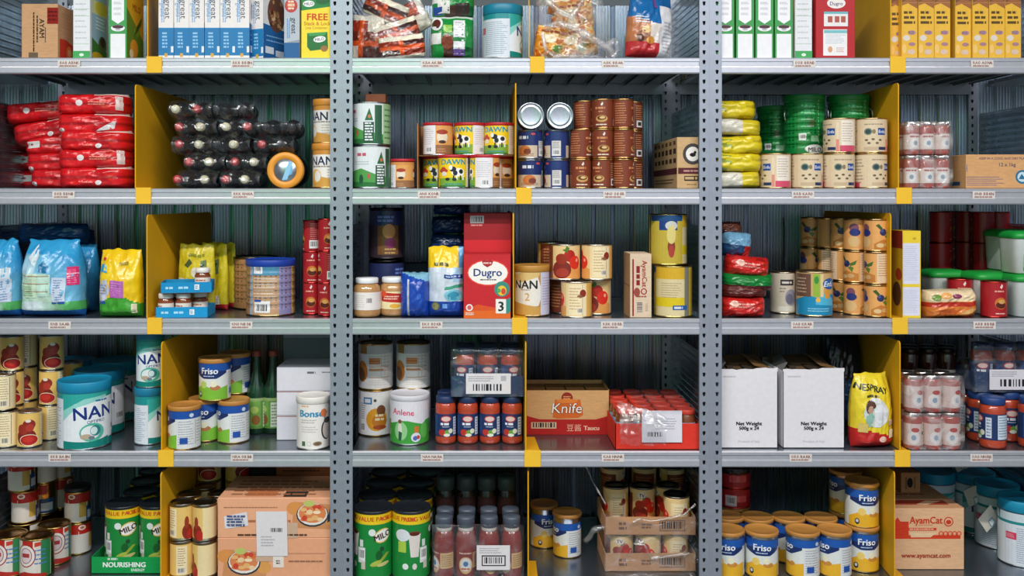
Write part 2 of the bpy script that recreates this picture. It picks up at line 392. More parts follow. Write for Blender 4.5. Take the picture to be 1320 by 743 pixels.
for b in range(3):
    xc = 202+476*b-U0; x0, x1 = xc-238, xc+238
    un = root('shelving_unit')
    tag(un, ['left galvanised steel shelving unit behind the red packs and cereal boxes', 'middle galvanised steel shelving unit between the two pairs of perforated posts',
             'right galvanised steel shelving unit holding the two big white cartons'][b], 'shelving', 'shelving units standing side by side')
    for xx, yy, fl in ((x0+1.2, 0, 1), (x1-1.2, 0, -1), (x0+1.2, BACK-4, 1), (x1-1.2, BACK-4, -1)):
        if up_d is None: o = UPM.build('upright', 'post', un); up_d = o.data
        else: o = bpy.data.objects.new('upright', up_d); C.objects.link(o); o.parent = un
        o.location = (xx*U, yy*U, 0); o.scale.x = fl
        o.location.z = 0
    for k in range(-5 if b == 0 else 0, 21 if b == 2 else 16):
        if slat_data is None: o = SLM.build('back_slat', 'rib', un); slat_data = o.data
        else: o = bpy.data.objects.new('back_slat', slat_data); C.objects.link(o); o.parent = un
        o.location = ((x0+SLW*k)*U, (BACK+3)*U, CAMZ)
    sx0, sx1 = x0+13.5, x1-13.5
    if b != 1:      # the decks of the next units on, seen past the end posts
        for r in range(5):
            q0, q1 = (x0-120, x0-13) if b == 0 else (x1+13, x1+120)
            MB().box(q0, 12, -6, q1, BACK-8, -.5, '7F8A92').build('deck_plank', 'galv', un, (0, 0, ZS[r]))
    for r, v in enumerate(SV):
        z = V0-v
        sh = MB().extr([(y, zz) for y, zz in LIP], sx0, sx1, 'D0D1D8').build('shelf', 'galv', un, (0, 0, ZS[r]))
        MB().box(sx0, 3, -2, sx1, BACK-6, -.3, '7E8792').build('deck_sheet', 'deck', sh)
        MB().extr([(y*-1+BACK-2, zz) for y, zz in LIP][::-1], sx0, sx1, 'B2B9BE').build('rear_lip', 'galv', sh)
        for k in range(15):
            if plank_d is None:
                w = (sx1-sx0)/15
                m = MB().box(.5, 8.5, -4, w-.5, BACK-11, -2.2, '7F8A92'); m.box(.5, 8.5, -8, 2, BACK-11, -4, '7F8A92'); m.box(w-4, 8.5, -6, w-2.6, BACK-11, -4, '7F8A92')
                o = m.build('deck_plank', 'galv', sh); plank_d = o.data
            else: o = bpy.data.objects.new('deck_plank', plank_d); C.objects.link(o); o.parent = sh
            o.location = ((sx0+(sx1-sx0)/15*k)*U, 0, 0)
        for i in ((0, 1) if r < 4 else ()):
            a = sticker_art(b*10+r*2+i); u = STICK[b][r][i]
            so = a.build('price_sticker', 'paper', sh, lambda x, y, o_: (x, -o_-.25, y)); so.location = ((u-U0)*U, 0, -8.5*U)
    for r in range(5):      # side panels of four lengthwise ribs between the units
        for xs in ((x0, x1) if b == 0 else (x1,)):
            m = MB(); prof = []; n = 13
            for i in range(n):
                zz = 2+i*9; prof += [(xs-.6, zz), (xs-.6, zz+5.5), (xs+.6, zz+6.6), (xs+.6, zz+8.2)]
            k = len(prof); P = [(px, yy, pz) for yy in (17, BACK-8) for px, pz in prof]
            m.add(P, [(i, i+1, k+i+1, k+i) for i in range(k-1)], GAL2).build('side_panel', 'rib', un, (0, 0, ZS[r]))
# ---------------------------------------------------------------- yellow dividers
YEL = 'DCA41A'
def divider(r, uf, ub, top, label, tab=(0, 20), depth=232, tabz=-20):
    xf = uf-U0; xb = (ub-U0)*(1+depth/DC); o = root('shelf_divider'); o.location = (xf*U, 0, ZS[r])
    h = SV[r]-top; dx = xb-xf
    out = [(4, .6), (4, h-5), (4.8, h-2), (6.6, h-.6), (9, h), (depth-6, h), (depth, h-6), (depth, .6)]; P = []; n = len(out)
    for t in (-.7, .7): P += [(dx*(y-4)/(depth-4)+t, y, z) for y, z in out]
    MB().add(P, [tuple(range(n)), tuple(reversed(range(n, 2*n)))]+[((i+1) % n, i, n+i, n+(i+1) % n) for i in range(n)], YEL).build('divider_panel', 'paint', o)
    f = MB(); P = []
    for z in (.1, .5): P += [(.8, 1, z), (tab[1]-1, 1, z), (dx*.3+tab[1]-4, 70, z), (dx*.3, 70, z)]
    f.add(P, [(3, 2, 1, 0), (4, 5, 6, 7), (0, 1, 5, 4), (1, 2, 6, 5), (2, 3, 7, 6), (3, 0, 4, 7)], YEL).build('foot_flange', 'paint', o)
    MB().box(tab[0], -1.3, tabz, tab[1], -.3, 1, 'EDBB34', .3).box(tab[0], -1.2, .2, tab[1], 2, 1.1, 'EDBB34').build('front_tab', 'paint', o)
    return tag(o, label, 'divider', 'yellow steel shelf dividers')
D_ = ['top shelf', 'second shelf', 'middle shelf', 'fourth shelf', 'bottom shelf']
for r, (f1, b1, t1, tb1, f2, b2, t2, tb2, f3, b3, t3, tb3) in enumerate([
        (189, 209, -62, (0, 20), 682, 682, -62, (1, 20), 1150, 1064, -62, (-3, 17)),
        (173, 250, 108, (2, 22), 665, 657, 106, (0, 20), 1160, 1082, 106, (-5, 15)),
        (188, 272, 277, (2, 21), 662, 655, 275, (-2, 18), 1150, 1062, 275, (0, 20)),
        (207, 280, 442, (-3, 17), 678, 669, 442, (-2, 19), 1162, 1085, 441, (-9, 11)),
        (206, 286, 611, (0, 20), 681, 682, 609, (-4, 14), 1155, 1085, 610, (-4, 18))]):
    for (f, b_, t, tb, side, rel) in ((f1, b1, t1, tb1, 'left', ['beside pale cereal boxes', 'beside red packs', 'beside the green footed bag', 'behind navy banded tins', 'beside the peach cartons'][r]),
                            (f2, b2, t2, tb2, 'middle', ['beside orange packets', 'beside cow tins', 'beside the big red carton', 'beside the kraft carton', 'beside red sauce bottles'][r]),
                            (f3, b3, t3, tb3, 'right', ['beside yellow cartons', 'beside beige tins', 'beside orange fruit tins', 'beside the yellow pouch', 'beside navy banded tins'][r])):
        divider(r, f, b_, t, f'yellow steel divider on {D_[r]}, {side} unit, {rel}', tb)
# ================================================================ TOP SHELF
# --- left unit
def f(a):
    a.lines(-9, 8, -6, 62, 1, '3B2C22', .6, 1, True); a.lines(-5, 20, -1, 66, 1, '54402F', .5, 2, True)
    a.text('AYAM', 3, 38, 6.4, '2E241C', -90, .03); a.lines(6, 20, 9, 46, 1, '54402F', .4, 3, True)
    a.rect(10, 44, 24, 65, '8E1F1A'); a.lines(11, 47, 23, 62, 3, '5E1512', .5, 4); a.rect(-14, 0, -2, 7, '6A5A4A')
def f2(a): a.poly([(-24, 0), (24, 0), (24, 20), (-6, 27), (-24, 26)], 'CF3A20'); a.ell(4, 11, 9, 9, 'E8793A'); a.ell(5, 11, 5, 5, 'F2B27A'); a.lines(-20, 40, 10, 62, 5, 'C98A5C', .3)
c = carton('cardboard_carton', 47, 60, 70, 'C79A72', F=f, R=f2); put(c, 51, 0, 34, 'brown cardboard carton with dark red square, standing at left end of top shelf', 'carton')
def f(a): a.rect(-16, 2, 14, 13, '33557A'); a.text('CHOC', -1, 7, 6, 'E8E8EC')
c = carton('cereal_carton', 40, 20, 84, 'D8DADF', F=lambda a: (a.rect(-18, 66, 18, 80, 'DADDE3'), a.lines(-16, 68, 16, 78, 2, '3F5A84', .6)), fin='paper')
put(c, 71, 0, 110, 'white carton with blue print, partly hidden behind the brown cardboard carton', 'carton')
def leafside(a):
    a.rect(-24, 0, 24, 90, 'A9C7DC'); a.rect(-24, 60, 24, 78, 'E9E2A2'); a.ell(6, 70, 20, 9, 'F1D24A'); a.poly([(-24, 0), (24, 0), (24, 14), (0, 20), (-24, 28)], '3F7F35')
    a.ell(10, 22, 13, 12, '57703E'); a.ell(11, 26, 9, 7, '3A2C2C'); a.ell(-6, 5, 18, 6, 'E3B52E'); a.lines(-12, 40, 20, 58, 4, 'F5F7FA', .45)
def plainwhite(a):
    a.rect(-11, 0, 11, 9, '3FA257'); a.ell(0, 4, 3, 2, 'DDEFE0'); a.lines(-8, 22, 8, 88, 9, 'C6C8CC', .22); a.rect(-10, 18, 10, 18.5, '9CC7A6'); a.rect(-10, 54, 10, 54.5, '9CC7A6'); a.rect(-10, 63, 10, 63.5, '9CC7A6')
def greenface(W=22):
    def g(a):
        h = W/2
        a.rect(-h, 0, h, 110, '3C9A4E'); a.rect(-h+2, 0, h-2, 31, 'EDEBEF'); a.rect(-h+3.5, 49, h-3.5, 110, 'EFEDF1'); a.poly([(-h+3.5, 49.2), (0, 44), (h-3.5, 49.2)], 'EFEDF1')
        a.ell(0, 38.5, h*.78, 4.3, 'EFEDF1'); a.ell(0, 40.2, h*.64, 2.4, '4A2C34'); a.ell(0, 36.6, h*.3, 1.4, 'B8B8BE')
        for z in (55, 62, 69, 76, 83): a.lines(-h+6, z, h-6, z+3.5, 2, 'B2B2B8', .45, z)
    return g
whit = carton('milk_powder_carton', 22, 60, 108, 'E4E4E8', F=plainwhite, R=leafside, fin='paper'); put(whit, 105, 0, 34, 'white milk powder carton with green foot beside the brown cardboard carton', 'carton')
gc = carton('milk_powder_carton', 23, 60, 108, '3C9A4E', F=greenface(23), fin='paper', R=lambda a: (a.rect(-30, 0, 30, 108, 'D8B22E'), a.poly([(-30, 0), (30, 0), (30, 30), (-30, 66)], '5E8A2C'), a.ell(-4, 16, 14, 12, 'E1A03A'), a.ell(6, 40, 10, 7, '7FA03A'), a.text('MILO', 4, 70, 9, '8E2A1C'), a.ell(-14, 8, 7, 6, 'E9D9B2'), a.poly([(-6, 30), (20, 50), (24, 62), (4, 46)], '2F5F22')))
put(gc, 152, 0, 34, 'green and white milk powder carton left of the yellow divider on the top shelf', 'carton')
# pale cereal boxes
def cere(a):
    W = 9.6; a.rect(-W, 0, W, 110, 'E9E2E0'); a.rect(-W, 3, W, 38, '1C77B0'); a.rect(-W, 38, W, 39, '2B8AC0'); a.lines(-5, 12, 3, 34, 5, '8FC0E4', .55, 3); a.rect(-W, 0, W, 3, 'E8E4E2'); a.rect(-2, 1, 2, 6, 'D2A24A')
    a.rect(6.4, 7, W, 15, 'DCE4EC'); a.lines(-6.6, 46, -1.4, 82, 2, '7FA6CC', .5, 5, True)
    a.text('great', 2.6, 63, 8, '3C4A5E', -90, .01, 1.05); a.text('grains', -4.4, 62, 5.4, '7FA2C8', -90, .01); a.lines(-4, 86, 6, 105, 3, '8A94A4', .4, 6)
def cereside(a):
    a.rect(-30, 0, 30, 110, 'E4E2E2'); a.rect(-30, 0, 30, 40, '1D62A0'); a.poly([(-30, 30), (30, 30), (30, 40), (0, 44), (-30, 46)], '1D62A0')
    a.ell(-2, 62, 19, 24, '6A4230'); r = random.Random(4)
    for i in range(26): a.ell(-2+r.uniform(-13, 13), 62+r.uniform(-17, 17), r.uniform(2, 4), r.uniform(1.6, 3.4), r.choice(['A8744A', '4A2A20', 'C99A62', '7E3B34', 'D9B88A']), 8)
    a.lines(-22, 88, 20, 104, 3, '6F9CC8', .6, 4); a.lines(-24, 22, 24, 34, 2, '7FB0DC', .3, 5); a.rect(-26, 8, -8, 17, 'DDE4EC'); a.rect(-4, 6, 14, 14, 'DDE4EC')
cb = carton('cereal_box', 19.2, 60, 110, 'E6E0DE', F=cere, R=cereside, fin='paper', ch=.4)
N_ = ['first', 'second', 'third', 'fourth', 'fifth', 'sixth', 'seventh', 'eighth', 'ninth']
for i, u in enumerate((214, 233.5, 254, 273.5, 293, 312, 343)):
    put(cb, u, 0, 34 if i < 6 else 40, f'pale cereal box with blue lower third, {N_[i]} of seven counting from the yellow divider' if i < 6 else 'pale cereal box showing granola picture on its side, last of the seven', 'cereal box', 'pale cereal boxes on the top shelf', rz=(0, 1, -1, 0, .5, -.5, -24)[i])
def cere2(a):
    a.rect(-10, 0, 10, 110, 'B4BCC4'); a.rect(-10, 0, 10, 20, '1C5E96'); a.poly([(-10, 20), (10, 20), (10, 24)], '8D97A0'); a.ell(-1, 68, 8.5, 9, 'B9423A'); a.ell(-1, 69, 5, 5, 'DC8A6A'); a.lines(-5, 62, 4, 76, 3, 'F0DAC8', .4)
    a.text('great', 3, 42, 7, '2E3F58', -90); a.lines(-7, 26, -2, 56, 2, '5A8CBE', .5, 4, True)
c = carton('cereal_box', 20, 50, 110, 'B9C0C8', F=cere2, fin='paper'); put(c, 377.5, 0, 32, 'greyish cereal box with round red badge, beside the yellow and green drink carton', 'cereal box', rz=-3)
def milob(a):
    a.rect(-19.5, 0, 19.5, 90, 'F2D834'); a.poly([(-19.5, 61), (19.5, 66.5), (19.5, 90), (-19.5, 90)], '15803A'); a.ell(-10, 70, 7.5, 4.2, 'EDEDED'); a.text('MILO', -10, 70, 3.6, '4A2A1C', 5); a.ell(8, 74, 9, 5, '0F5F2C')
    a.text('FREE', 1, 53, 8.6, 'CF4A16', 0, .05, 1.1); a.text('Stack & Lock', 1, 44.5, 4.6, 'C9762A', 0, .03); a.text('Lite Container', 0, 39, 3.4, 'C9922E')
    a.poly([(-12, 32), (14, 33.5), (15, 12), (-8, 9), (-12, 14)], '1F6F34'); a.poly([(-12, 32), (14, 33.5), (10, 29), (-9, 28)], '3F9A50'); a.ell(4, 24, 8, 4, 'EFEFEF', rot=8); a.text('MILO', 4, 24, 3.6, '3A2018', 8); a.ell(10, 12, 4.5, 4, '9A6A3C')
c = carton('drink_carton', 39, 56, 100, 'F2D834', F=milob, L=lambda a: a.rect(-26, 0, 26, 100, 'E4CC2E'), fin='paper'); put(c, 408, 0, 32, 'yellow and green drink carton reading FREE at right end of the left unit', 'carton')
# --- middle unit: packets of snacks in a clear bag
def snack(a, b):
    if b > .86: return lin('F4ECDC')
    if abs(a+.18) < .07: return lin('E4571E')
    if .3 < b < .42: return lin('E4571E')
    if b < .3: return lin('5A1E14') if a > -.1 else lin('EFE4CE')
    if b > .62: return lin('EFE4CE') if a > 0 else lin('A8351E')
    return lin('7A2A18') if a < .25 else lin('C8762E')
def snack2(a, b):
    if b > .8 or b < .15: return lin('EEE3CC')
    if abs(b-.5) < .1 or abs(a) < .06: return lin('E65A20')
    return lin('4A1812') if (a > 0) == (b > .5) else lin('8E2E1A')
s1 = bag('snack_packet', 44, 60, 18, snack, None, 'pillow', 3, 1.1); s2 = bag('snack_packet', 60, 30, 16, snack2, None, 'pillow', 4, 1.1)
g = 'orange and cream snack packets in the clear bag'
put(s1, 472, 0, 40, 'snack packet standing upright at left inside the clear bag, cream and orange front', 'packet', g, ry=4, z=2)
put(s2, 520, 0, 26, 'brown snack packet lying lowest at right inside the clear bag', 'packet', g, ry=-7, z=2, rx=10)
put(s2, 516, 0, 40, 'orange striped snack packet lying tilted above the lowest one in the clear bag', 'packet', g, ry=-18, z=24, rx=14)
put(s1, 500, 0, 58, 'snack packet lying across the top of the clear bag pile', 'packet', g, ry=62, z=42, rx=8)
put(s1, 528, 0, 60, 'snack packet leaning on the right back of the clear bag', 'packet', g, ry=-22, z=10, rx=4)
put(s2, 492, 0, 44, 'dark snack packet on top at the front of the clear bag', 'packet', g, ry=24, z=56, rx=20)
o = root('clear_plastic_bag')
def fb(s, t):
    x = (s-.5)*104; zz = t*92; k = 1-.35*max(0, t-.45)
    n = noise.noise((s*4, t*4, 2))*6
    return (x*k-6*t, 4-30*math.cos((s-.5)*PI)*(1-.75*t*t)+n, zz)
film('bag_front', fb, 22, 20, o); put(o, 506, 0, 40, 'clear plastic bag holding the orange and cream snack packets', 'bag')
# green foil refill pouches, tied up behind clear film
def gm(a, b):
    if b > .93: return lin('D8E2DA')
    if .35 < b < .6 and a < -.25: return lin('E8E6E2')
    if b < .28 and a > -.2: return lin('4A2A20') if a < .25 else lin('12602E')
    return lin('1B8A3C')
def gma(a):
    a.rect(2, 6, 17, 50, 'E6E4E8'); a.lines(4, 22, 15, 48, 8, 'B4B0BA', .4); a.rect(2, 4, 17, 12, '6A4C9A'); a.rect(2, 22, 17, 27, '2F8A4C'); a.ell(-20, 46, 8, 9, 'EDECEA'); a.ell(-20, 46, 5.4, 6, '5A2C22'); a.ell(-6, 22, 8, 10, '7E3626'); a.rect(-11, 34, 0, 44, '8DC04A')
mp = bag('drink_powder_pouch', 56, 57, 34, gm, gma, 'pillow', 6, .8)
put(mp, 583, 0, 26, 'green powder pouch with white label strip, lower one beside the teal lidded tin', 'pouch', 'green powder pouches on the top shelf')
def gma2(a): a.rect(-20, 4, -4, 20, 'EDE8E2'); a.rect(4, 2, 22, 16, '3A2A26'); a.rect(-26, 2, -14, 12, '2B4FA0')
mp2 = bag('drink_powder_pouch', 56, 50, 32, gm, gma2, 'pillow', 8, .8)
put(mp2, 584, 0, 30, 'green powder pouch lying on top of the other green powder pouch', 'pouch', 'green powder pouches on the top shelf', z=57)
# teal milk powder tins
def nan(a):
    R = 33; P = PI*R; a.rect(-P, 2, P, 82, 'E3E7EA'); a.rect(-P, 66, P, 82, '1E8C8F'); a.poly([(-30, 44), (-12, 60), (20, 68), (34, 69), (34, 76), (-30, 76)], '2FA39B'); a.poly([(-30, 50), (-30, 36), (-8, 56), (30, 66), (30, 69), (0, 66)], '8FD0C6')
    a.poly([(-28, 2), (34, 2), (34, 14), (10, 10), (-28, 12)], '0F7F76')
    a.text('NAN', 13, 48, 16, '16307A', 3, .03, 1.1); a.text('OPTIPRO', 15, 36, 4, '35508E', 3); a.lines(14, 61, 32, 64, 1, '2B6FA0', .7)
    a.ell(10, 22, 16, 12, '4FB49C'); a.ell(8, 22, 12, 9, 'E3E7EA'); a.ell(14, 24, 7, 7, '2C7F86'); a.ell(12, 24, 4.5, 5, 'D2E4E4'); a.ell(2, 17, 7, 3.5, 'B9A48C'); a.ell(9, 15, 4, 2.5, '6A7C88')
    a.rect(-92, 3, -28, 66, 'D6DCE4'); a.lines(-74, 6, -31, 62, 17, '8FA0B4', .35, 3); a.rect(-90, 42, -74, 53, 'D63A58'); a.lines(-89, 44, -75, 51, 3, 'F0B4C0', .4)
    for x in (-62, -52, -42): a.rect(x, 6, x+.5, 40, 'A9B6C6')
    a.rect(62, 3, 92, 66, 'D6DCE4'); a.lines(64, 6, 90, 62, 15, '8FA0B4', .35, 4); a.rect(34, 2, 62, 12, '0F7F76'); a.rect(38, 18, 58, 60, 'EDF0F2'); a.bars(40, 20, 16, 9)
nt = tin('milk_powder_tin', 33, 86, nan, '1587AE', 13, rim='C0C4C8'); nts = tin('milk_powder_tin', 25.5, 70, lambda a: (a.at(0, 0, .775), nan(a)), '147E9A', 12)
put(nts, 648, 0, 30, 'white milk powder tin with turquoise lid, beside the yellow divider on the top shelf', 'tin', rz=68)
# orange packets in a translucent carrier bag
def noo(a, b):
    n = noise.noise((a*6, b*6, 3)); return lin('E89A2E') if n > .05 else (lin('F3C982') if n > -.2 else lin('D8741C'))
def nooa(a): a.ell(5, 14, 8, 5, '5F8A2E'); a.ell(10, 12, 4, 3, 'C9A23A'); a.ell(-8, 26, 9, 6, 'F6E4C2'); a.lines(-20, 33, 16, 38, 1, 'A84A1E', .6)
np_ = bag('noodle_packet', 52, 42, 24, noo, nooa, 'pillow', 11, 1.3)
g = 'orange noodle packets in the translucent carrier bag'
for (u, y, z, ry, l) in ((712, 30, 2, 8, 'lower left'), (748, 28, 3, -14, 'lower right'), (716, 44, 36, 74, 'left upper'), (742, 46, 40, -6, 'right upper'), (728, 60, 62, 14, 'topmost')):
    put(np_, u, 0, y, f'orange noodle packet, {l} in the translucent carrier bag', 'packet', g, z=z, ry=ry, rx=6)
M['milky'] = M['clear'].copy(); M['milky'].name = 'translucent_bag'
for n in M['milky'].node_tree.nodes:
    if n.type == 'MAP_RANGE': n.inputs[3].default_value = .05; n.inputs[4].default_value = .5; n.inputs[1].default_value = .48; n.inputs[2].default_value = .72
    if n.type == 'BSDF_DIFFUSE': n.inputs[0].default_value = (.88, .84, .82, 1)
o = root('carrier_bag')
def fb(s, t):
    x = (s-.5)*112; k = 1-.22*t; zz = t*86-3*(s > .9)*t
    return (x*k+(1-t)*4-6, 2-34*math.cos((s-.5)*PI)**.7*(1-.6*t*t)+noise.noise((s*5, t*5, 7))*9, zz+1)
film('bag_front', fb, 26, 22, o).data.materials[0] = M['milky']
m = MB()   # the knotted handles trailing across the front
for pts, rr in (([(-42, -30, 40), (-22, -36, 46), (0, -38, 36), (20, -38, 24), (40, -30, 16), (50, -22, 6)], 5), ([(-40, -26, 78), (-24, -34, 62), (-6, -37, 52), (4, -34, 70), (14, -26, 88)], 4.5), ([(40, -30, 18), (52, -27, 24), (56, -24, 10), (48, -24, 2)], 4.5), ([(-44, -28, 34), (-40, -30, 12), (-30, -30, 3), (0, -34, 2), (30, -30, 2)], 3)):
    q = []
    for i in range(len(pts)-1):
        for k in range(4): q.append(tuple(Vector(pts[i]).lerp(Vector(pts[i+1]), k/4)))
    m.tube(q+[pts[-1]], rr, 'E6DCD6', 7)
for i, (x, y, z) in enumerate(m.v): m.v[i] = (x, y+2*noise.noise((x*.15, z*.15, 1)), z*1+2.5*noise.noise((x*.2, z*.2, 5)))
m.v = [(x, y, max(.6, z)) for x, y, z in m.v]
h = m.build('bag_handle', 'clear', o); h.data.materials[0] = M['milky']
put(o, 740, 0, 40, 'translucent white carrier bag of orange packets right of the middle divider', 'bag')
# blue, white and red cereal pouch
def blu(a, b):
    if a > .12: return lin('DDDCE0') if b < .82 else lin('1A5F9C')
    if b < .22: return lin('B92A2E')
    if b > .52 and b > .62-.2*(a+.5): return lin('1C67A6')
    return lin('E2D6CE') if a > -.1 else lin('B9744A')
def blua(a):
    a.ell(-16, 28, 8, 7, '8A4E2A'); a.ell(-12, 36, 6, 5, 'E4C48A'); a.ell(-20, 24, 5, 5, '4A2C20'); a.ell(-6, 22, 6, 5, 'D8923A'); a.poly([(-2, 24), (8, 40), (8, 20)], 'DAD3D0')
    a.rect(-2, 66, 4, 80, '6A4C8E'); a.lines(-26, 44, -6, 54, 3, 'DCE8F2', .4); a.lines(12, 8, 28, 50, 9, 'BFC1C8', .3)
b = bag('cereal_pouch', 64, 86, 36, blu, blua, 'pouch', 13, 1.4); put(b, 834, 0, 34, 'blue white and red cereal pouch leaning at right end of the middle top shelf', 'pouch', rz=18, ry=4, z=2.5)
# --- right unit
for i, u in enumerate((935, 960.5, 985.5, 1010.5)):
    put(gc, u, 0, 34, f'green and white milk powder carton, {N_[i]} of four from the perforated posts', 'carton', 'green and white cartons on the right top shelf')
whit2 = carton('milk_powder_carton', 22, 60, 80, 'E4E4E8', F=lambda a: (plainwhite(a), setattr(a, 'p', [q for q in a.p if max(y for x, y in q[0]) < 80])), fin='paper'); put(whit2, 1036, 0, 34, 'plain white milk powder carton with green foot beside the red carton', 'carton')
def dugs(a):
    a.ell(1, 71, 12, 7, 'EFE6E2'); a.text('Dugro', 1, 70.5, 4.6, '22386E'); a.rect(-15, 41, 16, 60, 'EAE4E4'); a.rect(-15, 57, 16, 60, '6FB4BC')
    for x in (-10, -1, 7): a.rect(x, 46, x+6, 54, 'B05A48')
    a.rect(-16, 3, 15, 37, 'EDE9EA'); a.rect(-15, 32, 15, 36, '79BCC2'); a.lines(-13, 18, 13, 31, 5, 'B4C4D0', .35, 2); a.ell(-7, 11, 3, 4, 'D8A07A'); a.lines(1, 7, 12, 14, 3, 'D09A8A', .4)
red = carton('milk_powder_carton', 51, 34, 80, 'B81C26', F=dugs, fin='paper'); put(red, 1077, 0, 22, 'red milk powder carton with white panels, left of the right divider', 'carton')
def yel(a):
    W = 10; a.rect(-W, 0, W, 110, 'E9B53A'); a.poly([(-W, 68), (-2, 71), (W, 64), (W, 110), (-W, 110)], '9C6238'); a.poly([(-W, 72), (0, 78), (W, 74), (W, 84), (-W, 84)], '7A4A2E'); a.rect(-W, 71.5, W, 72, 'C98A4A')
    for i, z in enumerate((59, 52.5, 46)): a.lines(-7.5, z-2, 8.5, z+2.2, 1, '5A4318', .8, i+3)
    a.ell(-4, 26, 4.5, 4, 'DFD3C8'); a.ell(3, 33, 5, 3, 'B58A8E'); a.ell(3, 18, 4.5, 2.4, 'A87C84'); a.ell(2, 8, 5, 3.4, 'D9BDA8'); a.lines(-2, 31, 7, 35, 2, '6F5A7C', .5); a.ell(-7, 12, 3, 6, 'F0C470')
yb = carton('biscuit_carton', 20.4, 60, 96, 'E9B53A', F=yel, R=lambda a: (a.rect(-30, 0, 30, 96, 'E6B23E'), a.rect(-30, 64, 30, 96, '9C6238'), a.lines(-24, 34, 10, 58, 3, '6A5018', .5)), fin='paper', ch=.4)
for i, (u, rz) in enumerate(((1157, 0), (1172.5, 0), (1193.5, 1), (1215.5, -1.5), (1241.5, 0), (1264, 0), (1285, .5), (1306, 0))):
    put(yb, u, 0, 36+(10 if i == 0 else 0)+(3 if i == 4 else 0), f'yellow and brown biscuit carton, {N_[i]} of eight from the divider', 'carton', 'yellow biscuit cartons on the right top shelf', rz=rz)
# ================================================================ SECOND SHELF
# --- left unit: red packs lying in two stacks
def redp(a, b):
    n = noise.noise((a*3, b*3, 8))
    if abs(b-.5) < .05 and a > -.4: return lin('A8141A')
    if b > .9 and a > .1: return lin('EBCFC8')
    return lin('D81A20') if n > -.25 else lin('BE141C')
def rpa(k):
    def g(a):
        if k == 0: a.ell(12, 8, 4, 3.2, 'E8DCDC'); a.lines(-8, 7, 6, 9, 1, 'E67A6A', .6)
        elif k == 1: a.rect(-36, 11, -18, 20, 'DCD8D4'); a.ell(30, 22, 3, 3, 'EBDADA')
        elif k == 2: a.ell(-10, 16, 4.5, 4, 'E8DCDC'); a.rect(36, 6, 43, 24, 'E2CFCC'); a.lines(2, 12, 26, 18, 2, 'EE8A7A', .5)
        else: a.poly([(10, 4), (34, 8), (36, 18), (26, 14)], 'D6CED2'); a.ell(-34, 6, 4, 3, 'E8DCDC')
    return g
rp = [bag('coffee_pack', 92, 29, 62, redp, rpa(k), 'pillow', 20+k, 1.0, nx=34, ny=16, p=6) for k in range(4)]
g = 'red packs stacked beside the left divider'
for i, (k, u, z, y, ry) in enumerate(((0, 127, 0, 34, 0), (2, 126, 24.5, 36, -1), (0, 127, 48, 35, 1), (3, 125, 70, 38, 0), (2, 124, 96, 40, 0))):
    put(rp[k], u, 1, y, f'shiny red pack in the right stack beside the divider, {["lowest", "second from bottom", "third from bottom", "second from top", "topmost"][i]}', 'pack', g, z=z, ry=ry)
for i, (k, u, z, y, ry) in enumerate(((3, 88, 0, 98, 2), (3, 84, 23, 98, -2), (1, 82, 46, 98, -3), (0, 68, 66, 98, -9), (2, 58, 92, 98, -5))):
    put(rp[k], u, 1, y, f'shiny red pack sticking out left of the stack, {["lowest", "second from bottom", "third from bottom", "second from top", "topmost"][i]}', 'pack', g, z=z, ry=ry)
def dkr(a, b): return lin('3A1214') if b < .5 else lin('55504E')
dk = bag('coffee_pack', 62, 18, 40, lambda a, b: lin('6A1418') if b < .6 else lin('8E8A88'), None, 'pillow', 27, 1); put(dk, 52, 1, 158, 'dark red pack on top at the far back left of the stack', 'pack', g, z=108)
put(rp[1], 70, 1, 166, 'red pack hidden in the shade behind the left stack, upper', 'pack', g, z=80); put(rp[1], 70, 1, 166, 'red pack hidden in the shade behind the left stack, lower', 'pack', g, z=54); put(rp[1], 70, 1, 166, 'red pack hidden in the shade at the back, lowest', 'pack', g, z=0)
put(rp[1], 70, 1, 166, 'red pack hidden in the shade at the back, second from bottom', 'pack', g, z=27)
# dark bottles lying down, necks outwards, twisted up in clear wrap
def lying(name, capc):
    o = root(name); b = MB(); prof = [(11, 0), (12, 1.5), (12, 44), (10.5, 52), (6, 62), (4.6, 66), (4.6, 70)]
    b.lathe(prof, '15181E', 20); c = MB().lathe([(5.4, 69), (5.6, 70), (5.6, 77), (4.6, 78.2), (1, 78.4)], capc[0], 18); c2 = MB().lathe([(3.4, 78.45), (2.6, 78.8), (.4, 78.8)], capc[1], 14)
    lab = MB().lathe([(12.2, 14), (12.25, 15), (12.25, 38), (12.2, 39)], '3A3F45', 20)
    for m in (b, c, c2, lab): m.v = [(x, 40-z, y+12) for x, y, z in m.v]; m.f = [tuple(f) for f in m.f]
    b.build('glass_bottle', 'glass', o); k = c.build('screw_cap', 'plastic', o); c2.build('cap_disc', 'paper', k); lab.build('paper_label', 'paper', o)
    return o
bc = lying('sauce_bottle', ('D9CFA8', 'F0EAD8')); br = lying('sauce_bottle', ('A8242A', 'D8565A'))
bd = lying('sauce_bottle', ('1A1C22', '24262C')); bd_k = [c for c in bd.children if 'cap' in c.name]
pos = [(0, [(243, br), (271, bc), (300, br), (326, bc)]), (23, [(254, br), (281, bc), (308, br), (334, bc)]), (46, [(238, br), (265, bc), (290, bd), (313, bc), (343, br), (369, bd)]),
       (69, [(243, br), (271, bc), (298, bc), (327, br), (353, bd), (379, bd)]), (92, [(235, bc), (264, br), (291, bd), (318, bd)])]
rn = ['bottom', 'second', 'middle', 'fourth', 'top']
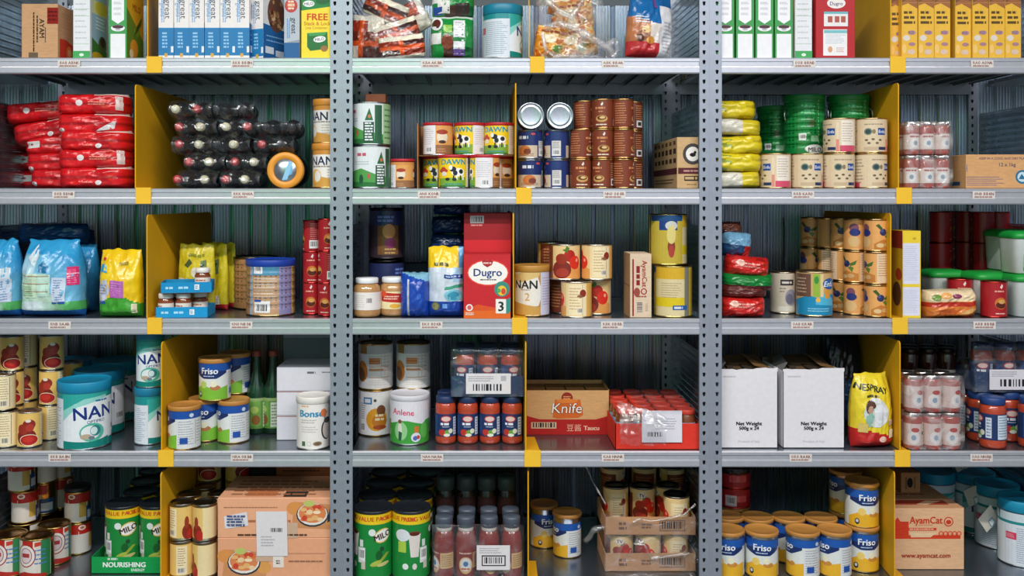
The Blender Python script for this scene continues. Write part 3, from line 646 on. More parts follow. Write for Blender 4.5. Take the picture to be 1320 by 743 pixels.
for i, (z, L) in enumerate(pos):
    for j, (u, p) in enumerate(L):
        put(p, u, 1, 52+((j*7+i*5) % 9), f'dark sauce bottle lying down with {"red" if p is br else "cream" if p is bc else "black"} cap, {N_[j]} from left in {rn[i]} layer', 'bottle', 'dark sauce bottles lying wrapped in film', z=z, rz=((j*5+i*3) % 7-3)*2)
for i, (z, L) in enumerate(pos):
    for k in range(0, len(L)-1, 2):
        o = root('twisted_wrap'); ua = L[k][0]; ub = L[k+1][0]; wd = (ub-ua)*1.06+24; sd = i*3+k
        def fw(s, t, wd=wd, sd=sd):
            x = (s-.5)*wd; bump = abs(math.cos((s-.5)*2*PI))
            return (x, 6-22*(math.sin(t*PI)**.6)*(.55+.45*bump)+5*noise.noise((s*5, t*4, sd)), -1.5+t*25+2*noise.noise((s*6, t*3, sd+9)))
        film('clear_film', fw, 14, 8, o)
        put(o, (ua+ub)/2, 1, 14, f'clear film twisted round the {["left", "", "middle", "", "right"][k]} bottle pair of the {rn[i]} bottle layer', 'wrap', 'clear film round the dark bottles', z=z)
# tin lying on its side, lid outwards; stacked tins half behind the posts
def gold(a):
    R = 20; P = PI*R; a.rect(-P, 2, P, 55, 'E6E2DC'); a.rect(-P, 44, P, 55, 'C98A3C'); a.poly([(-22, 2), (24, 2), (24, 10), (-22, 18)], 'D09A48'); a.text('NAN', -6, 36, 11, '16284F', 0, .03); a.lines(-22, 27, 20, 30, 1, '8F8A84', .6); a.ell(-14, 16, 8, 9, 'E8B25A'); a.ell(-12, 16, 5, 7, 'E6E2DC'); a.lines(2, 12, 20, 26, 4, 'C0B4A8', .4)
gt = tin('milk_powder_tin', 20, 58, gold, 'D08A34', 8, rim='C9A870')
put(gt, 423, 1, 26, 'gold lidded milk powder tin, lower of two beside the left posts', 'tin', 'gold lidded tins beside the left posts'); put(gt, 424, 1, 36, 'gold lidded milk powder tin, upper of two beside the left posts', 'tin', 'gold lidded tins beside the left posts', z=58.8, rz=-25)
ly = root('milk_powder_tin'); R = 22.5
b = MB().lathe([(R-1, 0), (R, 1), (R, 46)], '3C4650', 30); l = MB().lathe([(R+.6, 46), (R+1, 47), (R+1, 55), (R-.3, 56.4), (15.5, 56.6), (15, 55.6), (14.6, 55.6)], 'E3962E', 32); d = MB().lathe([(14.9, 55.8), (14.7, 56.2), (.5, 56.2)], 'C9CFD6', 28)
for m in (b, l, d): m.v = [(x, 28-z, y+R+1) for x, y, z in m.v]
b.build('metal_can', 'metal', ly); lo = l.build('plastic_lid', 'plastic', ly); d.build('clear_window', 'metal', lo)
a = Art(); a.poly([(2, -8), (9, -5), (10, 6), (6, 10)], '6FB2D6'); a.poly([(-4, -13), (3, -12), (10, 9), (5, 12)], '8FC4E2'); a.build('printed_leaflet', 'paper', lo, lambda x, y, o: (x, 28-56.4-o, y+R+1))
put(ly, 373, 1, 30, 'tin lying on its side showing an orange ring lid', 'tin')
# --- middle unit
def ens(a):
    R = 24; P = PI*R; a.rect(-P, 2, P, 54, 'DDE3E4'); a.poly([(-34, 2), (36, 2), (36, 14), (10, 18), (-10, 26), (-34, 20)], '4F9A4C'); a.poly([(-34, 2), (36, 2), (36, 7), (-34, 9)], '2C6F38'); a.rect(9, 3, 23, 30, '25523A'); a.lines(11, 5, 22, 30, 7, 'E6EAEA', .55, 2)
    a.poly([(11, 32), (17, 48), (22, 32)], '2B6A42'); a.ell(17, 37, 2, 2.4, 'C9744E'); a.lines(-16, 40, 2, 48, 1, 'C2566A', .5, 3); a.lines(-20, 30, 4, 36, 2, 'AFBAC0', .4); a.ell(-10, 12, 3, 6, '25523A'); a.ell(0, 16, 2, 4, 'B4604A'); a.rect(24, 2, 34, 52, '2F5E42'); a.rect(36, 2, 72, 54, '9FC48F'); a.lines(38, 6, 70, 50, 6, '4F8A58', .3, 6); a.rect(-72, 2, -36, 54, 'C9D6C8')
et = tin('milk_powder_tin', 25, 56, ens, None, rim='AEB6B8')
put(et, 478, 1, 29, 'white and green milk powder tin, lower of two by the middle left post', 'tin', 'white and green tins'); put(et, 478.5, 1, 29, 'white and green milk powder tin, upper of two by the middle left post', 'tin', 'white and green tins', z=56.3, rz=-38)
c = carton('cardboard_carton', 27, 20, 12, '7A4A34'); put(c, 484, 1, 40, 'small brown box lying on top of the white and green tins', 'carton', z=113)
def dawn(a):
    R = 19.5; P = PI*R; a.rect(-P, 2, P, 41, 'F4CE1E'); a.poly([(-20, 2), (20, 2), (20, 15), (-20, 13)], '7DAA3A'); a.rect(-20, 2, 20, 4, '2F7A3C'); a.lines(-10, 4.4, 16, 6.6, 1, '2A8F9A', .7)
    a.text('DAWN', 2, 34.5, 7, '1592A8', 0, .05, 1.12); a.ell(8, 21, 9, 5.5, 'F4F2F0'); a.ell(1, 25, 4.4, 3.4, '20242A'); a.ell(4, 20, 3, 3.4, '20242A'); a.ell(12, 22, 3, 3, '20242A'); a.ell(-2, 27, 2.4, 3, 'EDEBE8')
    for x in (2, 6, 11, 15): a.rect(x-.9, 11, x+.9, 17, '22262C' if x in (2, 11) else 'F0EEEC')
    a.ell(-12, 23, 6.5, 3, 'C4452E'); a.ell(-12, 25.5, 3.6, 2.4, 'C4452E'); a.ell(-11, 19, 4, 3, 'E9DCCB'); a.ell(-6, 12, 3, 2, '2A2624'); a.ell(3, 11.6, 3, 2, '2A2624')
    for x0, x1, xm in ((44, P, 53), (-P, -22, -39)):
        a.rect(x0, 2, x1, 41, 'E4A35A'); a.rect(x0, 2, x1, 14, '9A6A44'); a.ell(xm, 24, 7.5, 8, 'E9D9C2'); a.ell(xm, 31, 8, 3.2, 'A8402C'); a.ell(xm, 18, 5, 2.2, '4A2C22'); a.lines(xm-7, 4, xm+7, 10, 2, 'C99A6A', .4)
    a.rect(21, 2, 44, 41, 'E9E4E6'); a.lines(23, 14, 42, 36, 8, 'C2BCC4', .35); a.bars(30, 4, 9, 7, seed=2)
dt = tin('condensed_milk_tin', 19.5, 43, dawn, 'B8202A', 3.4, rim='B9BCC0', lid_name='red_lid')
cs_d = root('cardboard_case'); FD[cs_d.name] = 22; MB().box(-64, -22, 0, -62.8, 39.2, 86, 'A8764C').build('case_side', 'card', cs_d); MB().box(-62.8, 38, 0, 62, 39.2, 86, '9A6C46').build('case_back', 'card', cs_d); MB().box(-62.8, -19, 43.05, 62, 38, 43.6, '9A6C46').build('case_shelf', 'card', cs_d)
put(cs_d, 600.5, 1, 46, 'open brown cardboard case holding the small cow tins', 'case')
g = 'small yellow tins with a cow picture'
for (u, y, z, rz, l) in ((564, 62, 0, -20, 'lower row, first from left, half hidden'), (584, 24, 0, -2, 'lower row, front one showing full cow picture'), (624.5, 24, 0, -98, 'lower row, showing white panel and barcode'), (642.5, 62, 0, -120, 'lower row, first from the middle divider'),
                     (564.5, 46, 43.7, -136, 'upper row, first from left, orange side out'), (605, 46, 43.7, -46, 'upper row, middle one'), (643, 46, 43.7, -22, 'upper row, beside the middle divider')):
    put(dt, u, 1, y, f'small yellow tin with red rim, {l}', 'tin', g, z=z, rz=rz)
dsm = tin('condensed_milk_tin', 15, 38, lambda a: (a.at(0, 0, .77), dawn(a), a.at(0, 0), a.rect(-47, 31, 47, 34.5, 'D9924E')), 'B8202A', 3, lid_name='red_lid'); put(dsm, 519, 1, 30, 'small orange tin with red rim standing alone beside the white and green tins', 'tin', rz=-160)
# tins lying with their bare ends outwards on navy tins
def navy(a):
    R = 16; P = PI*R; a.rect(-P, 2, P, 36, '1E2E66'); a.rect(-P, 2, P, 18, 'CDB9A2'); a.lines(-12, 26, 8, 31, 1, 'D8DCE8', .8, 3); a.ell(-2, 11, 9, 7, 'C9773C'); a.ell(2, 10, 5, 4, '7A3A28'); a.ell(10, 33, 3, 1.5, 'C24A4A'); a.lines(-14, 4, 14, 8, 2, '7E5A4A', .4)
    a.rect(16, 2, 38, 36, '24376E'); a.rect(18, 4, 30, 24, 'D6D0CC'); a.bars(19, 5, 9, 7); a.lines(19, 14, 29, 23, 4, '8A8890', .45)
nv = tin('coffee_tin', 16, 38.5, navy, None, rim='9AA0AC', body='8A909C')
g = 'navy tins right of the middle divider'
for u, z, rz, l in ((683.5, 0, 0, 'lower left, picture outwards'), (717.5, 0, -90, 'lower right, panel outwards'), (683.5, 38.7, -25, 'upper left, picture outwards'), (717.5, 38.7, -92, 'upper right, panel outwards')):
    put(nv, u, 1, 36, f'navy and beige tin beside the brown coffee tins, {l}', 'tin', g, z=z, rz=rz)
le = root('food_tin'); R = 17
b = MB().lathe([(R, 0), (R, 40)], '8E949C', 30); e = MB().lathe([(R+.4, 40), (R+.7, 40.6), (R+.5, 41.6), (R-.8, 41.8), (R-1.8, 40.8), (13.2, 40.6), (12.8, 41.1), (11.6, 40.8), (.4, 40.8)], 'C4C8CE', 32)
for m in (b, e): m.v = [(x, 20-z, y+R+.6) for x, y, z in m.v]
b.build('metal_can', 'metal', le); e.build('can_end', 'metal', le)
put(le, 683, 1, 36, 'tin lying on its side with bare silver end outwards, left of the pair', 'tin', 'lying silver tins', z=77.5); put(le, 720, 1, 36, 'tin lying on its side with bare silver end outwards, right of the pair', 'tin', 'lying silver tins', z=77.5)
# brown coffee tins in a block
def cof(base, dark, gold_):
    def g(a):
        R = 13.5; P = PI*R; a.rect(-P, 1.5, P, 36.5, base); a.rect(-P, 1.5, P, 3, dark); a.poly([(-1.5, 31), (1, 35), (2.2, 32.5), (.6, 29.6)], 'E8DCD0'); a.lines(-9, 25.4, 9, 28.6, 1, gold_, .8, 2); a.lines(-4, 21, 4, 23.6, 1, gold_, .6, 3)
        a.ell(0, 13, 8, 4.6, 'C99A5A'); a.ell(0, 14, 6, 3, '6A3A1E'); a.ell(1, 14.4, 3.6, 1.7, 'DDB878'); a.lines(-8, 4, 8, 6.4, 1, 'E9D9C4', .6, 5)
        a.rect(16, 3, 30, 36, dark); a.lines(17, 14, 29, 34, 7, gold_, .35, 6); a.rect(18, 4, 28, 13, 'DCD6D2'); a.rect(20, 6, 26, 11, '3A3430'); a.lines(-32, 6, -16, 34, 9, gold_, .3, 7)
    return g
ct = tin('coffee_tin', 13.8, 39, cof('7E3A24', '5C2818', 'D08A5A'), None, rim='D6A468', body='C9945A')
g = 'brown coffee tins in a block'
for z, n, L in ((0, 'bottom', ((748.5, 30, 4), (776.5, 28, -30), (803.5, 30, 60))), (39.3, 'middle', ((748.5, 32, 60), (776.5, 28, 0), (803.5, 28, 70))), (78.6, 'top', ((753, 52, 70), (777, 30, -14), (803, 28, 80)))):
    for j, (u, y, rz) in enumerate(L): put(ct, u, 1, y, f'brown coffee tin with gold rim, {n} row, {N_[j]} column from the navy tins', 'tin', g, z=z, rz=rz)
for k, z in enumerate((0, 39.3, 78.6)): put(ct, 815, 1, 62, f'brown coffee tin peeking out at right behind the block, {["bottom", "middle", "top"][k]} row', 'tin', g, z=z, rz=-60)
def wolf(a): a.ell(4, 45, 13, 14, '4A4646'); a.ell(4, 45, 9, 9.6, 'E8E2DC'); a.ell(4, 44, 4, 2.6, '25201E'); a.ell(7, 47, 1.8, 2, '25201E'); a.rect(-15, 19, 15, 27, '5A2A30'); a.lines(-8, 21, 14, 25, 1, 'B98A84', .6); a.rect(-7, 10, 12, 16.5, '2C2624'); a.lines(-6, 11, 11, 16, 1, 'C9A67A', .7); a.lines(-4, 4, 10, 6.5, 1, '9A7A50', .6)
def wolfs(a):
    for k in range(6):
        a.rect(-72+k*26, 34, -56+k*26, 40, '4A3628'); a.rect(-72+k*26, 46, -56+k*26, 53, '4A3628'); a.rect(-72+k*26, 58, -58+k*26, 63, '6A5038')
    a.rect(-80, 19, 80, 27, '5A2A30'); a.lines(-70, 6, 70, 14, 2, '7A6044', .4)
c = carton('cardboard_carton', 33, 160, 67, 'C9A578', F=wolf, L=wolfs); put(c, 889, 1, 94, 'long cardboard carton with round dark emblem by the right posts', 'carton', rz=0)
# --- right unit: yellow packs
def yp(a, b):
    n = noise.noise((a*3, b*4, 1)); return lin('8A9A2A') if (a < -.1 and n < -.1) else (lin('D8C21E') if n > -.3 else lin('B8A21A'))
def yp2(a, b): return lin('C9C4B4') if a < .1 else lin('D2BC22')
y1 = bag('yellow_pack', 74, 27, 60, yp, None, 'pillow', 31, 1.2, nx=30, ny=16, p=5); y2 = bag('yellow_pack', 70, 23, 58, yp2, None, 'pillow', 33, 1.2, nx=30, ny=16, p=5)
g = 'yellow packs stacked beside the right posts'
for i, (p, u, z, y) in enumerate(((y2, 943, 0, 34), (y1, 942, 21, 34), (y1, 945, 43, 36), (y2, 943, 69, 36), (y1, 936, 92, 60))):
    put(p, u, 1, y, f'shiny yellow pack in the pile beside the right posts, {["lowest", "second from bottom", "middle", "second from top", "topmost and in shade"][i]}', 'pack', g, z=z, ry=(-2, 2, -4, 3, 0)[i])
# beige formula tins, green handled drums on them
def bei(a):
    R = 19.8; P = PI*R; a.rect(-P, 2, P, 44, 'DCC6A4'); a.ell(2, 28, 8, 4.5, '2F4A3E') if 0 else None
    a.lines(-14, 36, 12, 39, 1, 'A08A78', .5); a.ell(-9, 28, 5, 4.6, '6A7A70'); a.ell(-9, 28, 3.4, 3, '2E4244'); a.ell(-2, 28, 2.2, 3, '8A7A5A'); a.rect(3, 23.5, 14, 32.5, '1E4A94'); a.text('Enfa', 8.5, 28, 4, 'E8ECF4')
    for x, z in ((-11, 17), (-3, 18), (6, 17), (-8, 13), (2, 13)): a.ell(x, z, 2.2, 1.4, '6A5A48', 8)
    a.rect(-14, 4, 14, 8, 'C9AE8E'); a.rect(4, 4, 15, 8, '28365E'); a.rect(15.5, 2, 19, 18, 'E08A7C'); a.rect(15.5, 18, 19, 40, 'E6D2B4')
    a.rect(20, 2, 44, 44, 'E0CDB0'); a.rect(22, 10, 40, 42, 'EDE2D4'); a.lines(23, 14, 39, 40, 8, 'BEAC9A', .35); a.rect(20, 2, 44, 10, 'D2506A'); a.rect(-44, 2, -20, 44, 'DFC9A8'); a.lines(-40, 6, -24, 40, 8, '9A8A78', .35); a.rect(-40, 2, -30, 8, 'C8485A')
bt = tin('formula_tin', 19.8, 46, bei, None, rim='CFAE7C', body='CDB488')
g = 'beige formula tins on the second shelf'
for u, z, rz, l in ((999, 0, -74, 'bottom row, first from left'), (1040, 0, 0, 'bottom row, second from left'), (1081, 0, 4, 'bottom row, third from left'), (1122.5, 0, 22, 'bottom row, beside the right divider'), (1081.5, 46.2, -76, 'top row, left one'), (1122.5, 46.2, -6, 'top row, beside the right divider')):
    put(bt, u, 1, 30, f'beige formula tin with dark badge, {l}', 'tin', g, z=z, rz=rz)
def drum(a):
    R = 27; P = PI*R; a.rect(-P, 2, P, 80, '12803A'); a.lines(-9, 54, 9, 68, 3, '5FB27A', .4, 3); a.lines(-8, 38, 6, 52, 4, '0A5226', .5, 4); a.ell(2, 43, 5, 6, '3A5A2C'); a.rect(11, 2, 12.2, 80, '7FC08E'); a.rect(-16, 20, -6, 29, 'DCE4DC'); a.bars(-15, 21, 8, 7); a.rect(0, 18, 12, 26, '8FC49A'); a.ell(6, 8, 14, 6, 'E8E8E4'); a.text('MILO', 6, 7, 6, '3A241C', 0, .04)
    a.rect(14, 30, 30, 60, '1F8F48'); a.ell(20, 34, 6, 12, '0E5A2A')
def drumroot():
    o = tin('malt_drum', 27, 82, drum, '0F7A36', 7, body='2F8A4C', rim='2F8A4C', ribs=7)
    for s in (-1, 1):
        MB().tube([(s*27.5, -6, 66), (s*30, -9, 61), (s*30.5, -10, 54), (s*29, -9, 48), (s*27.5, -6, 46)], .9, 'C9CFC9', 6).build('wire_handle', 'metal', o)
    return o
dm = drumroot()
g = 'green malt drums standing behind the beige tins'
put(dm, 1036.5, 1, 92, 'large green malt drum, middle one with white barcode, behind the beige tins', 'drum', g, z=46.5); put(dm, 1093.5, 1, 96, 'large green malt drum behind the upper beige tins', 'drum', g, z=46.5, rz=6); put(dm, 1001, 1, 142, 'large green malt drum in the shade at left of the drums', 'drum', g, z=36, rz=-20)
for k, u in enumerate((1038, 1096)): put(bt, u, 1, 94, f'beige formula tin in the second file carrying a green drum, {["left", "right"][k]} one', 'tin', 'beige formula tins on the second shelf', rz=30*k)
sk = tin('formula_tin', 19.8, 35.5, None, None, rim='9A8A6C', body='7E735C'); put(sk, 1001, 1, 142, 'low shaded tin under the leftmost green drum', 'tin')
# jars shrink wrapped in two tiers
def multipack(name, nx, ny, R, H, tiers, base, art, lidc, wrapx=1):
    o = root(name); prof = [(R-1.5, 0), (R-.3, 1.5), (R, 3), (R, H-8), (R-1, H-5.5), (R-2.5, H-4)]
    jm = MB().lathe(prof, base, 20); A = Art(); art(A); first = None
    for t in range(tiers):
        for i in range(nx):
            for j in range(ny):
                x = (i-(nx-1)/2)*R*2.02; y = (j-(ny-1)/2)*R*2.02; z = t*(H+1); rz = math.radians((i*23+t*31+j*50) % 40-20)
                if first is None:
                    jo = jm.build('glass_jar', 'glass', o); l = MB().lathe([(R-1.6, H-5), (R-1, H-4.5), (R-1, H-.6), (R-1.8, H), (R*.5, H-.2)], lidc, 20).build('screw_lid', 'metal', jo); a = A.build('paper_label', 'paper', jo, on_can(R, .14), R*STEP); first = jo
                else:
                    jo = first.copy(); C.objects.link(jo); jo.parent = o
                    for ch in first.children: cc = ch.copy(); C.objects.link(cc); cc.parent = jo
                jo.location = (x*U, y*U, z*U); jo.rotation_euler.z = rz
    for t in range(tiers):
        z0 = t*(H+1); w = nx*R*2.02+1.5; d = ny*R*2.02+1.5
        def fw(s, v, z0=z0, w=w, d=d):   # one band of film round the front and both sides
            q = s*4-1; 
            if q < 0: x, y = -w/2, -d/2+d*(-q)
            elif q > 2: x, y = w/2, -d/2+d*(q-2)
            else: x, y = -w/2+w*q/2, -d/2
            n = noise.noise((q*4, v*5, t*3+1))
            inset = 2.2*(1-math.sin(v*PI)**.4)
            return (x*(1-inset/w*2)+.8*n, y+(.8*n if 0 <= q <= 2 else 0)+inset*(y < 0), z0+.6+v*(H-.4))
        film('shrink_film', fw, 36, 12, o).data.materials[0] = M['milky']
    return o
def pinkj(a):
    R = 9.8; P = PI*R; a.rect(-P, 7, P, 26, 'E4CFC6'); a.rect(-8, 7, 8, 27, 'EAD9D2'); a.ell(0, 15, 6.4, 6.6, 'F2EEEA'); a.ell(0, 15, 2.6, 3, '94A8B8'); a.lines(-7, 22, 7, 25, 1, 'B0453A', .6); a.rect(10, 7, 24, 26, 'EBD9AE'); a.lines(11, 9, 23, 24, 5, '9A7A5A', .3)
mpk = multipack('jar_multipack', 3, 2, 9.8, 43, 2, 'B05448', pinkj, 'D9CFCB')
put(mpk, 1189, 1, 27, 'shrink wrapped pink jars in two tiers on the second shelf, right of divider', 'multipack')
def keep(a):
    a.lines(-48, 3, 0, 16, 5, '7A6E8A', .35, 3); a.text('KEEP IN A COOL AND DRY PLACE', 0, 39, 2.9, '5A5470'); a.text('12 x 1kg', 4, 31, 4.6, '4F4A66'); a.lines(-49, 22, -47, 34, 1, '7A6E8A', .6, 2, True); a.ell(24, 15, 9, 9, '2F6F94'); a.ell(24, 15, 6.5, 6.5, 'C4D8E0'); a.poly([(19, 12), (23, 19), (26, 15), (29, 18), (30, 12)], '2F6F94')
def keeps(a): a.rect(-40, 4, 40, 9, '2A4A6E'); a.bars(-22, 14, 26, 14, bg='B98A5C')
c = carton('cardboard_carton', 98, 110, 44, 'D3A06E', F=keep, L=keeps); put(c, 1294, 1, 62, 'low cardboard carton reading KEEP IN A COOL AND DRY PLACE', 'carton')
# ================================================================ MIDDLE SHELF
# --- left unit: nappy packs
def nap(a, b):
    t = .5+.5*noise.noise((a*4, b*3, 2))
    if b < .1: return lin('1F5FA8')
    if b < .2: return blend('D8E4EC', '4FA85A', (a+.2)*2)
    if b < .56 and a < .06+.05*math.sin(b*9): return blend('CFE0D6', 'A9D2B4', .5+.7*noise.noise((a*9, b*8, 6)))
    if b > .5 and a < -.2 and b < .8: return blend('C4DCE4', '7FBAD4', (b-.5)*3)
    if b > .82: return blend('1E86C0', '3FA8D8', t)
    return blend('8CC8E0', '2F92C8', (b-.3)*1.1+a*.8+t*.3)
def napa(a):
    a.poly([(-30, 78), (-22, 96), (-14, 80), (-18, 66)], 'D4DCE2'); a.poly([(-6, 74), (2, 66), (0, 58), (-10, 60), (-12, 68)], '1B6F9E')
    a.rect(-36, 26, -12, 56, 'C4DCC0'); a.rect(-10, 28, 6, 56, 'BFE0D0'); a.rect(8, 20, 24, 52, 'C9D4E6'); a.rect(8, 18, 24, 21, '26509C'); a.lines(10, 22, 22, 50, 9, '7A94C0', .4); a.rect(25, 42, 38, 66, 'D62C6C'); a.rect(25, 56, 38, 58, 'EFA8C4'); a.lines(26, 44, 37, 55, 4, 'E888B0', .5)
    for z in (34, 44, 54): a.rect(-36, z, 4, z+.8, 'B4876A')
    a.lines(-34, 28, -14, 42, 5, '8FB88E', .4)
nb = bag('nappy_pack', 82, 101, 56, nap, napa, 'pouch', 41, 1.6, taper=.25)
put(nb, 71, 2, 36, 'light blue nappy pack with pink panel, whole one in the middle of the left end', 'pack', 'light blue nappy packs'); nb2 = bag('nappy_pack', 46, 101, 52, nap, lambda a: (a.rect(-20, 24, 4, 56, 'BFDCC4'), a.rect(6, 20, 18, 50, 'C4D0E4'), a.rect(4, 50, 17, 64, 'C9D4DC'), a.lines(7, 22, 17, 48, 8, '7A94C0', .4)), 'pouch', 44, 1.6, taper=.3); put(nb2, 6.3, 2, 34, 'light blue nappy pack cut off by the left edge of the photo', 'pack', 'light blue nappy packs')
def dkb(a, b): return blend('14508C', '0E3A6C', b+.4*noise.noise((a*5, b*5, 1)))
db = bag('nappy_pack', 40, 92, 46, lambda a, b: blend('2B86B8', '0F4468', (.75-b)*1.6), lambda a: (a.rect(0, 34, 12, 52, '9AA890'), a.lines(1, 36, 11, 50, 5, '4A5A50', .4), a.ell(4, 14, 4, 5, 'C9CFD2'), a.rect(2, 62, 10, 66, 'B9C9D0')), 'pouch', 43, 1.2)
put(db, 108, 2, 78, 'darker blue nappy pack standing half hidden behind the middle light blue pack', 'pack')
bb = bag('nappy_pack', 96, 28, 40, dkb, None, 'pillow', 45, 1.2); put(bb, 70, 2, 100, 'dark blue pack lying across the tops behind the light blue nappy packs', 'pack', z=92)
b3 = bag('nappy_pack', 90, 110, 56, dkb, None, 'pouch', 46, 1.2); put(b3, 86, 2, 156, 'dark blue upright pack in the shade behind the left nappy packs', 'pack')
def yg(a, b):
    if b < .27+.06*math.cos(a*6): return lin('3F9A2E')
    return blend('F0CF1C', 'E2B414', .5+.6*noise.noise((a*4, b*4, 5)))
def yga(a):
    a.poly([(-26, 18), (-14, 24), (-9, 36), (-14, 50), (-27, 46)], 'C4C9E0'); a.rect(-25, 18, -15, 22, '2B52A0'); a.rect(-9, 26, 9, 48, 'B463B0'); a.lines(-7, 28, 7, 46, 6, 'CF92CC', .4); a.poly([(-26, 60), (-14, 58), (-16, 68), (-24, 70)], '3FA0C8'); a.rect(-22, 74, -18, 78, 'C43A24'); a.lines(2, 68, 14, 73, 1, 'A8901E', .8); a.lines(-24, 30, -14, 44, 4, '8A90B8', .4); a.rect(18, 6, 24, 18, 'D9D4B8')
yb2 = bag('nappy_pack', 56, 88, 40, yg, yga, 'pouch', 47, 1.3, taper=.1); put(yb2, 157.5, 2, 25, 'yellow and green pack with a purple panel, left of the left divider', 'pack')
# yellow pouches, trays of jars
def yp3(a, b): return lin('B0282A') if b < .1 else blend('D9C42A', 'C2B424', .5+.6*noise.noise((a*4, b*5, 3)))
def yp3a(a): a.rect(-24, 18, -10, 46, 'E4E0D4'); a.poly([(-16, 64), (-9, 72), (-4, 66), (-10, 60)], '4A5A3A'); a.rect(8, 50, 16, 70, '6A7A4A'); a.ell(11, 60, 3, 5, '2E3A2E'); a.ell(1, 54, 6, 7, 'E0DCC8'); a.lines(-10, 74, 14, 80, 1, '8A8A2A', .6); a.lines(-20, 22, -12, 44, 5, 'B4A89A', .4); a.rect(10, 8, 18, 20, 'E4DED4'); a.lines(11, 9, 17, 19, 4, '8A7A74', .4)
y3 = bag('drink_powder_pouch', 52, 92, 18, yp3, yp3a, 'pouch', 51, 1.1, taper=.1)
for i, (u, y, rz) in enumerate(((254, 78, -6), (276, 104, -30), (288, 126, -34))): put(y3, u, 2, y, f'yellow pouch with red foot behind the small jars, {["front one", "middle one", "rear one"][i]}', 'pouch', 'yellow pouches behind the small jars', rz=rz)
y4 = None
def tray(name, w, d, h, t, col, F=None, inner=None, fin='card'):
    o = root(name); FD[o.name] = d/2; b = MB(); ic = inner or col
    b.box(-w/2, -d/2, 0, w/2, d/2, t, ic).box(-w/2, -d/2, 0, w/2, -d/2+t, h, col).box(-w/2, d/2-t, 0, w/2, d/2, h, col).box(-w/2, -d/2, 0, -w/2+t, d/2, h, col).box(w/2-t, -d/2, 0, w/2, d/2, h, col)
    b.build('tray_body', fin, o)
    if F: a = Art(); F(a); a.build('printed_front', 'paper', o, FACE['F'](w, d, h))
    return o
def blt(a): a.lines(-26, 5, -14, 9, 1, 'A8D8EE', .7, 2); a.lines(-10, 5, 4, 9, 1, 'A8D8EE', .7, 4); a.rect(10, 4, 16, 11, 'E4ECF0'); a.lines(11, 5, 15, 10, 2, '3A6A8A', .5)
tr1 = tray('jar_tray', 66, 50, 14, .6, '1E92C8', blt, 'A8875C'); put(tr1, 232, 2, 32, 'blue cardboard tray of small jars, lower one on the shelf', 'tray', 'blue jar trays', rz=5)
tr2 = tray('jar_tray', 64, 50, 14, .6, '1E8AC0', blt, 'A8875C'); put(tr2, 235, 2, 34, 'blue cardboard tray resting on the small jars, upper one', 'tray', 'blue jar trays', rz=12, z=32)
jp = [(9, 0), (10, 1), (10, 19), (9, 22), (8.4, 23)]
sj = jar('small_jar', jp, ([(9, 23), (9.4, 23.6), (9.4, 28.6), (8.6, 29.4), (3, 29.6)], 'E6E2DE'), 10.1, lambda a: (a.rect(-31, 6, 31, 17, 'E8DED6'), a.rect(-31, 17, 31, 20, '8A4A2E'), a.lines(-7, 8, 7, 15, 2, 'B4664A', .5)), col='7A3A22')
sj2 = sj; g = 'small brown jars in blue trays'
for u, y, l in ((-409, 21, 'front left in the lower tray'), (-387, 24, 'front right in the lower tray'), (-370, 40, 'rear right in the lower tray'), (-408, 43, 'rear left in the lower tray')): put(sj, 0, 2, y, f'small brown jar with white lid, {l}', 'jar', g, z=1.2, rz=u, X=u)
put(sj, 0, 2, 38, 'small brown jar with white lid, alone in the upper tray', 'jar', g, z=33.5, X=-366)
# ribbed tin with blue lid and another in its shade
def rbt(a):
    R = 32; P = PI*R; a.rect(-P, 2, P, 70, 'A8794E'); a.rect(-24, 2, 18, 70, 'BE9570'); a.rect(18, 2, 40, 70, '8A86B0'); a.rect(40, 2, 44, 70, 'C9B24A'); a.rect(-24, 2, -20, 70, '8FB0CC')
    a.rect(-19, 54, 18, 68, '4F8FB0'); a.rect(-17, 56, -4, 68, 'E4E2E0'); a.bars(-15, 58, 9, 9); a.rect(-16, 5, 6, 20, 'E4E2E0'); a.bars(-14, 5, 18, 12, seed=3); a.rect(-16, 19, -6, 22, '2B4A9A'); a.lines(-17, 24, 16, 52, 7, 'DCCBB8', .3)
rt = tin('milk_powder_tin', 32, 73, rbt, '1A3FA0', 8, rim='C9A878', ribs=6); put(rt, 349, 2, 52, 'large ribbed bronze tin with blue lid on the middle shelf', 'tin')
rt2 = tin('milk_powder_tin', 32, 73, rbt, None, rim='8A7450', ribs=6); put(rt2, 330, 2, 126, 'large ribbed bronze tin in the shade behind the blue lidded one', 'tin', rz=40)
def redt(a):
    R = 12; P = PI*R; a.rect(-P, 1.5, P, 42, 'A81E26'); a.poly([(-1.5, 36), (1, 40), (2.2, 37.5), (.6, 34)], 'EADAD6'); a.lines(-7, 30, 7, 32.5, 1, 'E0A890', .7, 2); a.ell(0, 17, 7, 7, 'C9702E'); a.ell(0, 15, 6, 4, '5A2418'); a.ell(1, 19, 4, 2.6, 'D8A25A'); a.lines(-6, 4, 6, 6, 1, 'E4C9B4', .6)
    a.rect(14, 2, 28, 42, '8E1A22'); a.lines(15, 18, 27, 40, 8, 'D88A80', .3, 3); a.rect(14, 6, 27, 17, 'E4DEDC'); a.bars(15, 7, 11, 9, seed=5)
r3 = tin('coffee_tin', 12, 43.5, redt, None, rim='C0403A', body='A83A36'); g = 'red coffee tins by the left posts'
for z, n, rz in ((0, 'bottom', (0, -10)), (43.8, 'middle', (8, -60)), (87.6, 'top', (-75, 20))):
    for j, (u, y) in enumerate(((402.5, 52), (422, 36))): put(r3, u, 2, y, f'red coffee tin by the left posts, {n} row, {["left", "right"][j]} column', 'tin', g, z=z*(1 if j else .97)*.97, rz=rz[j])
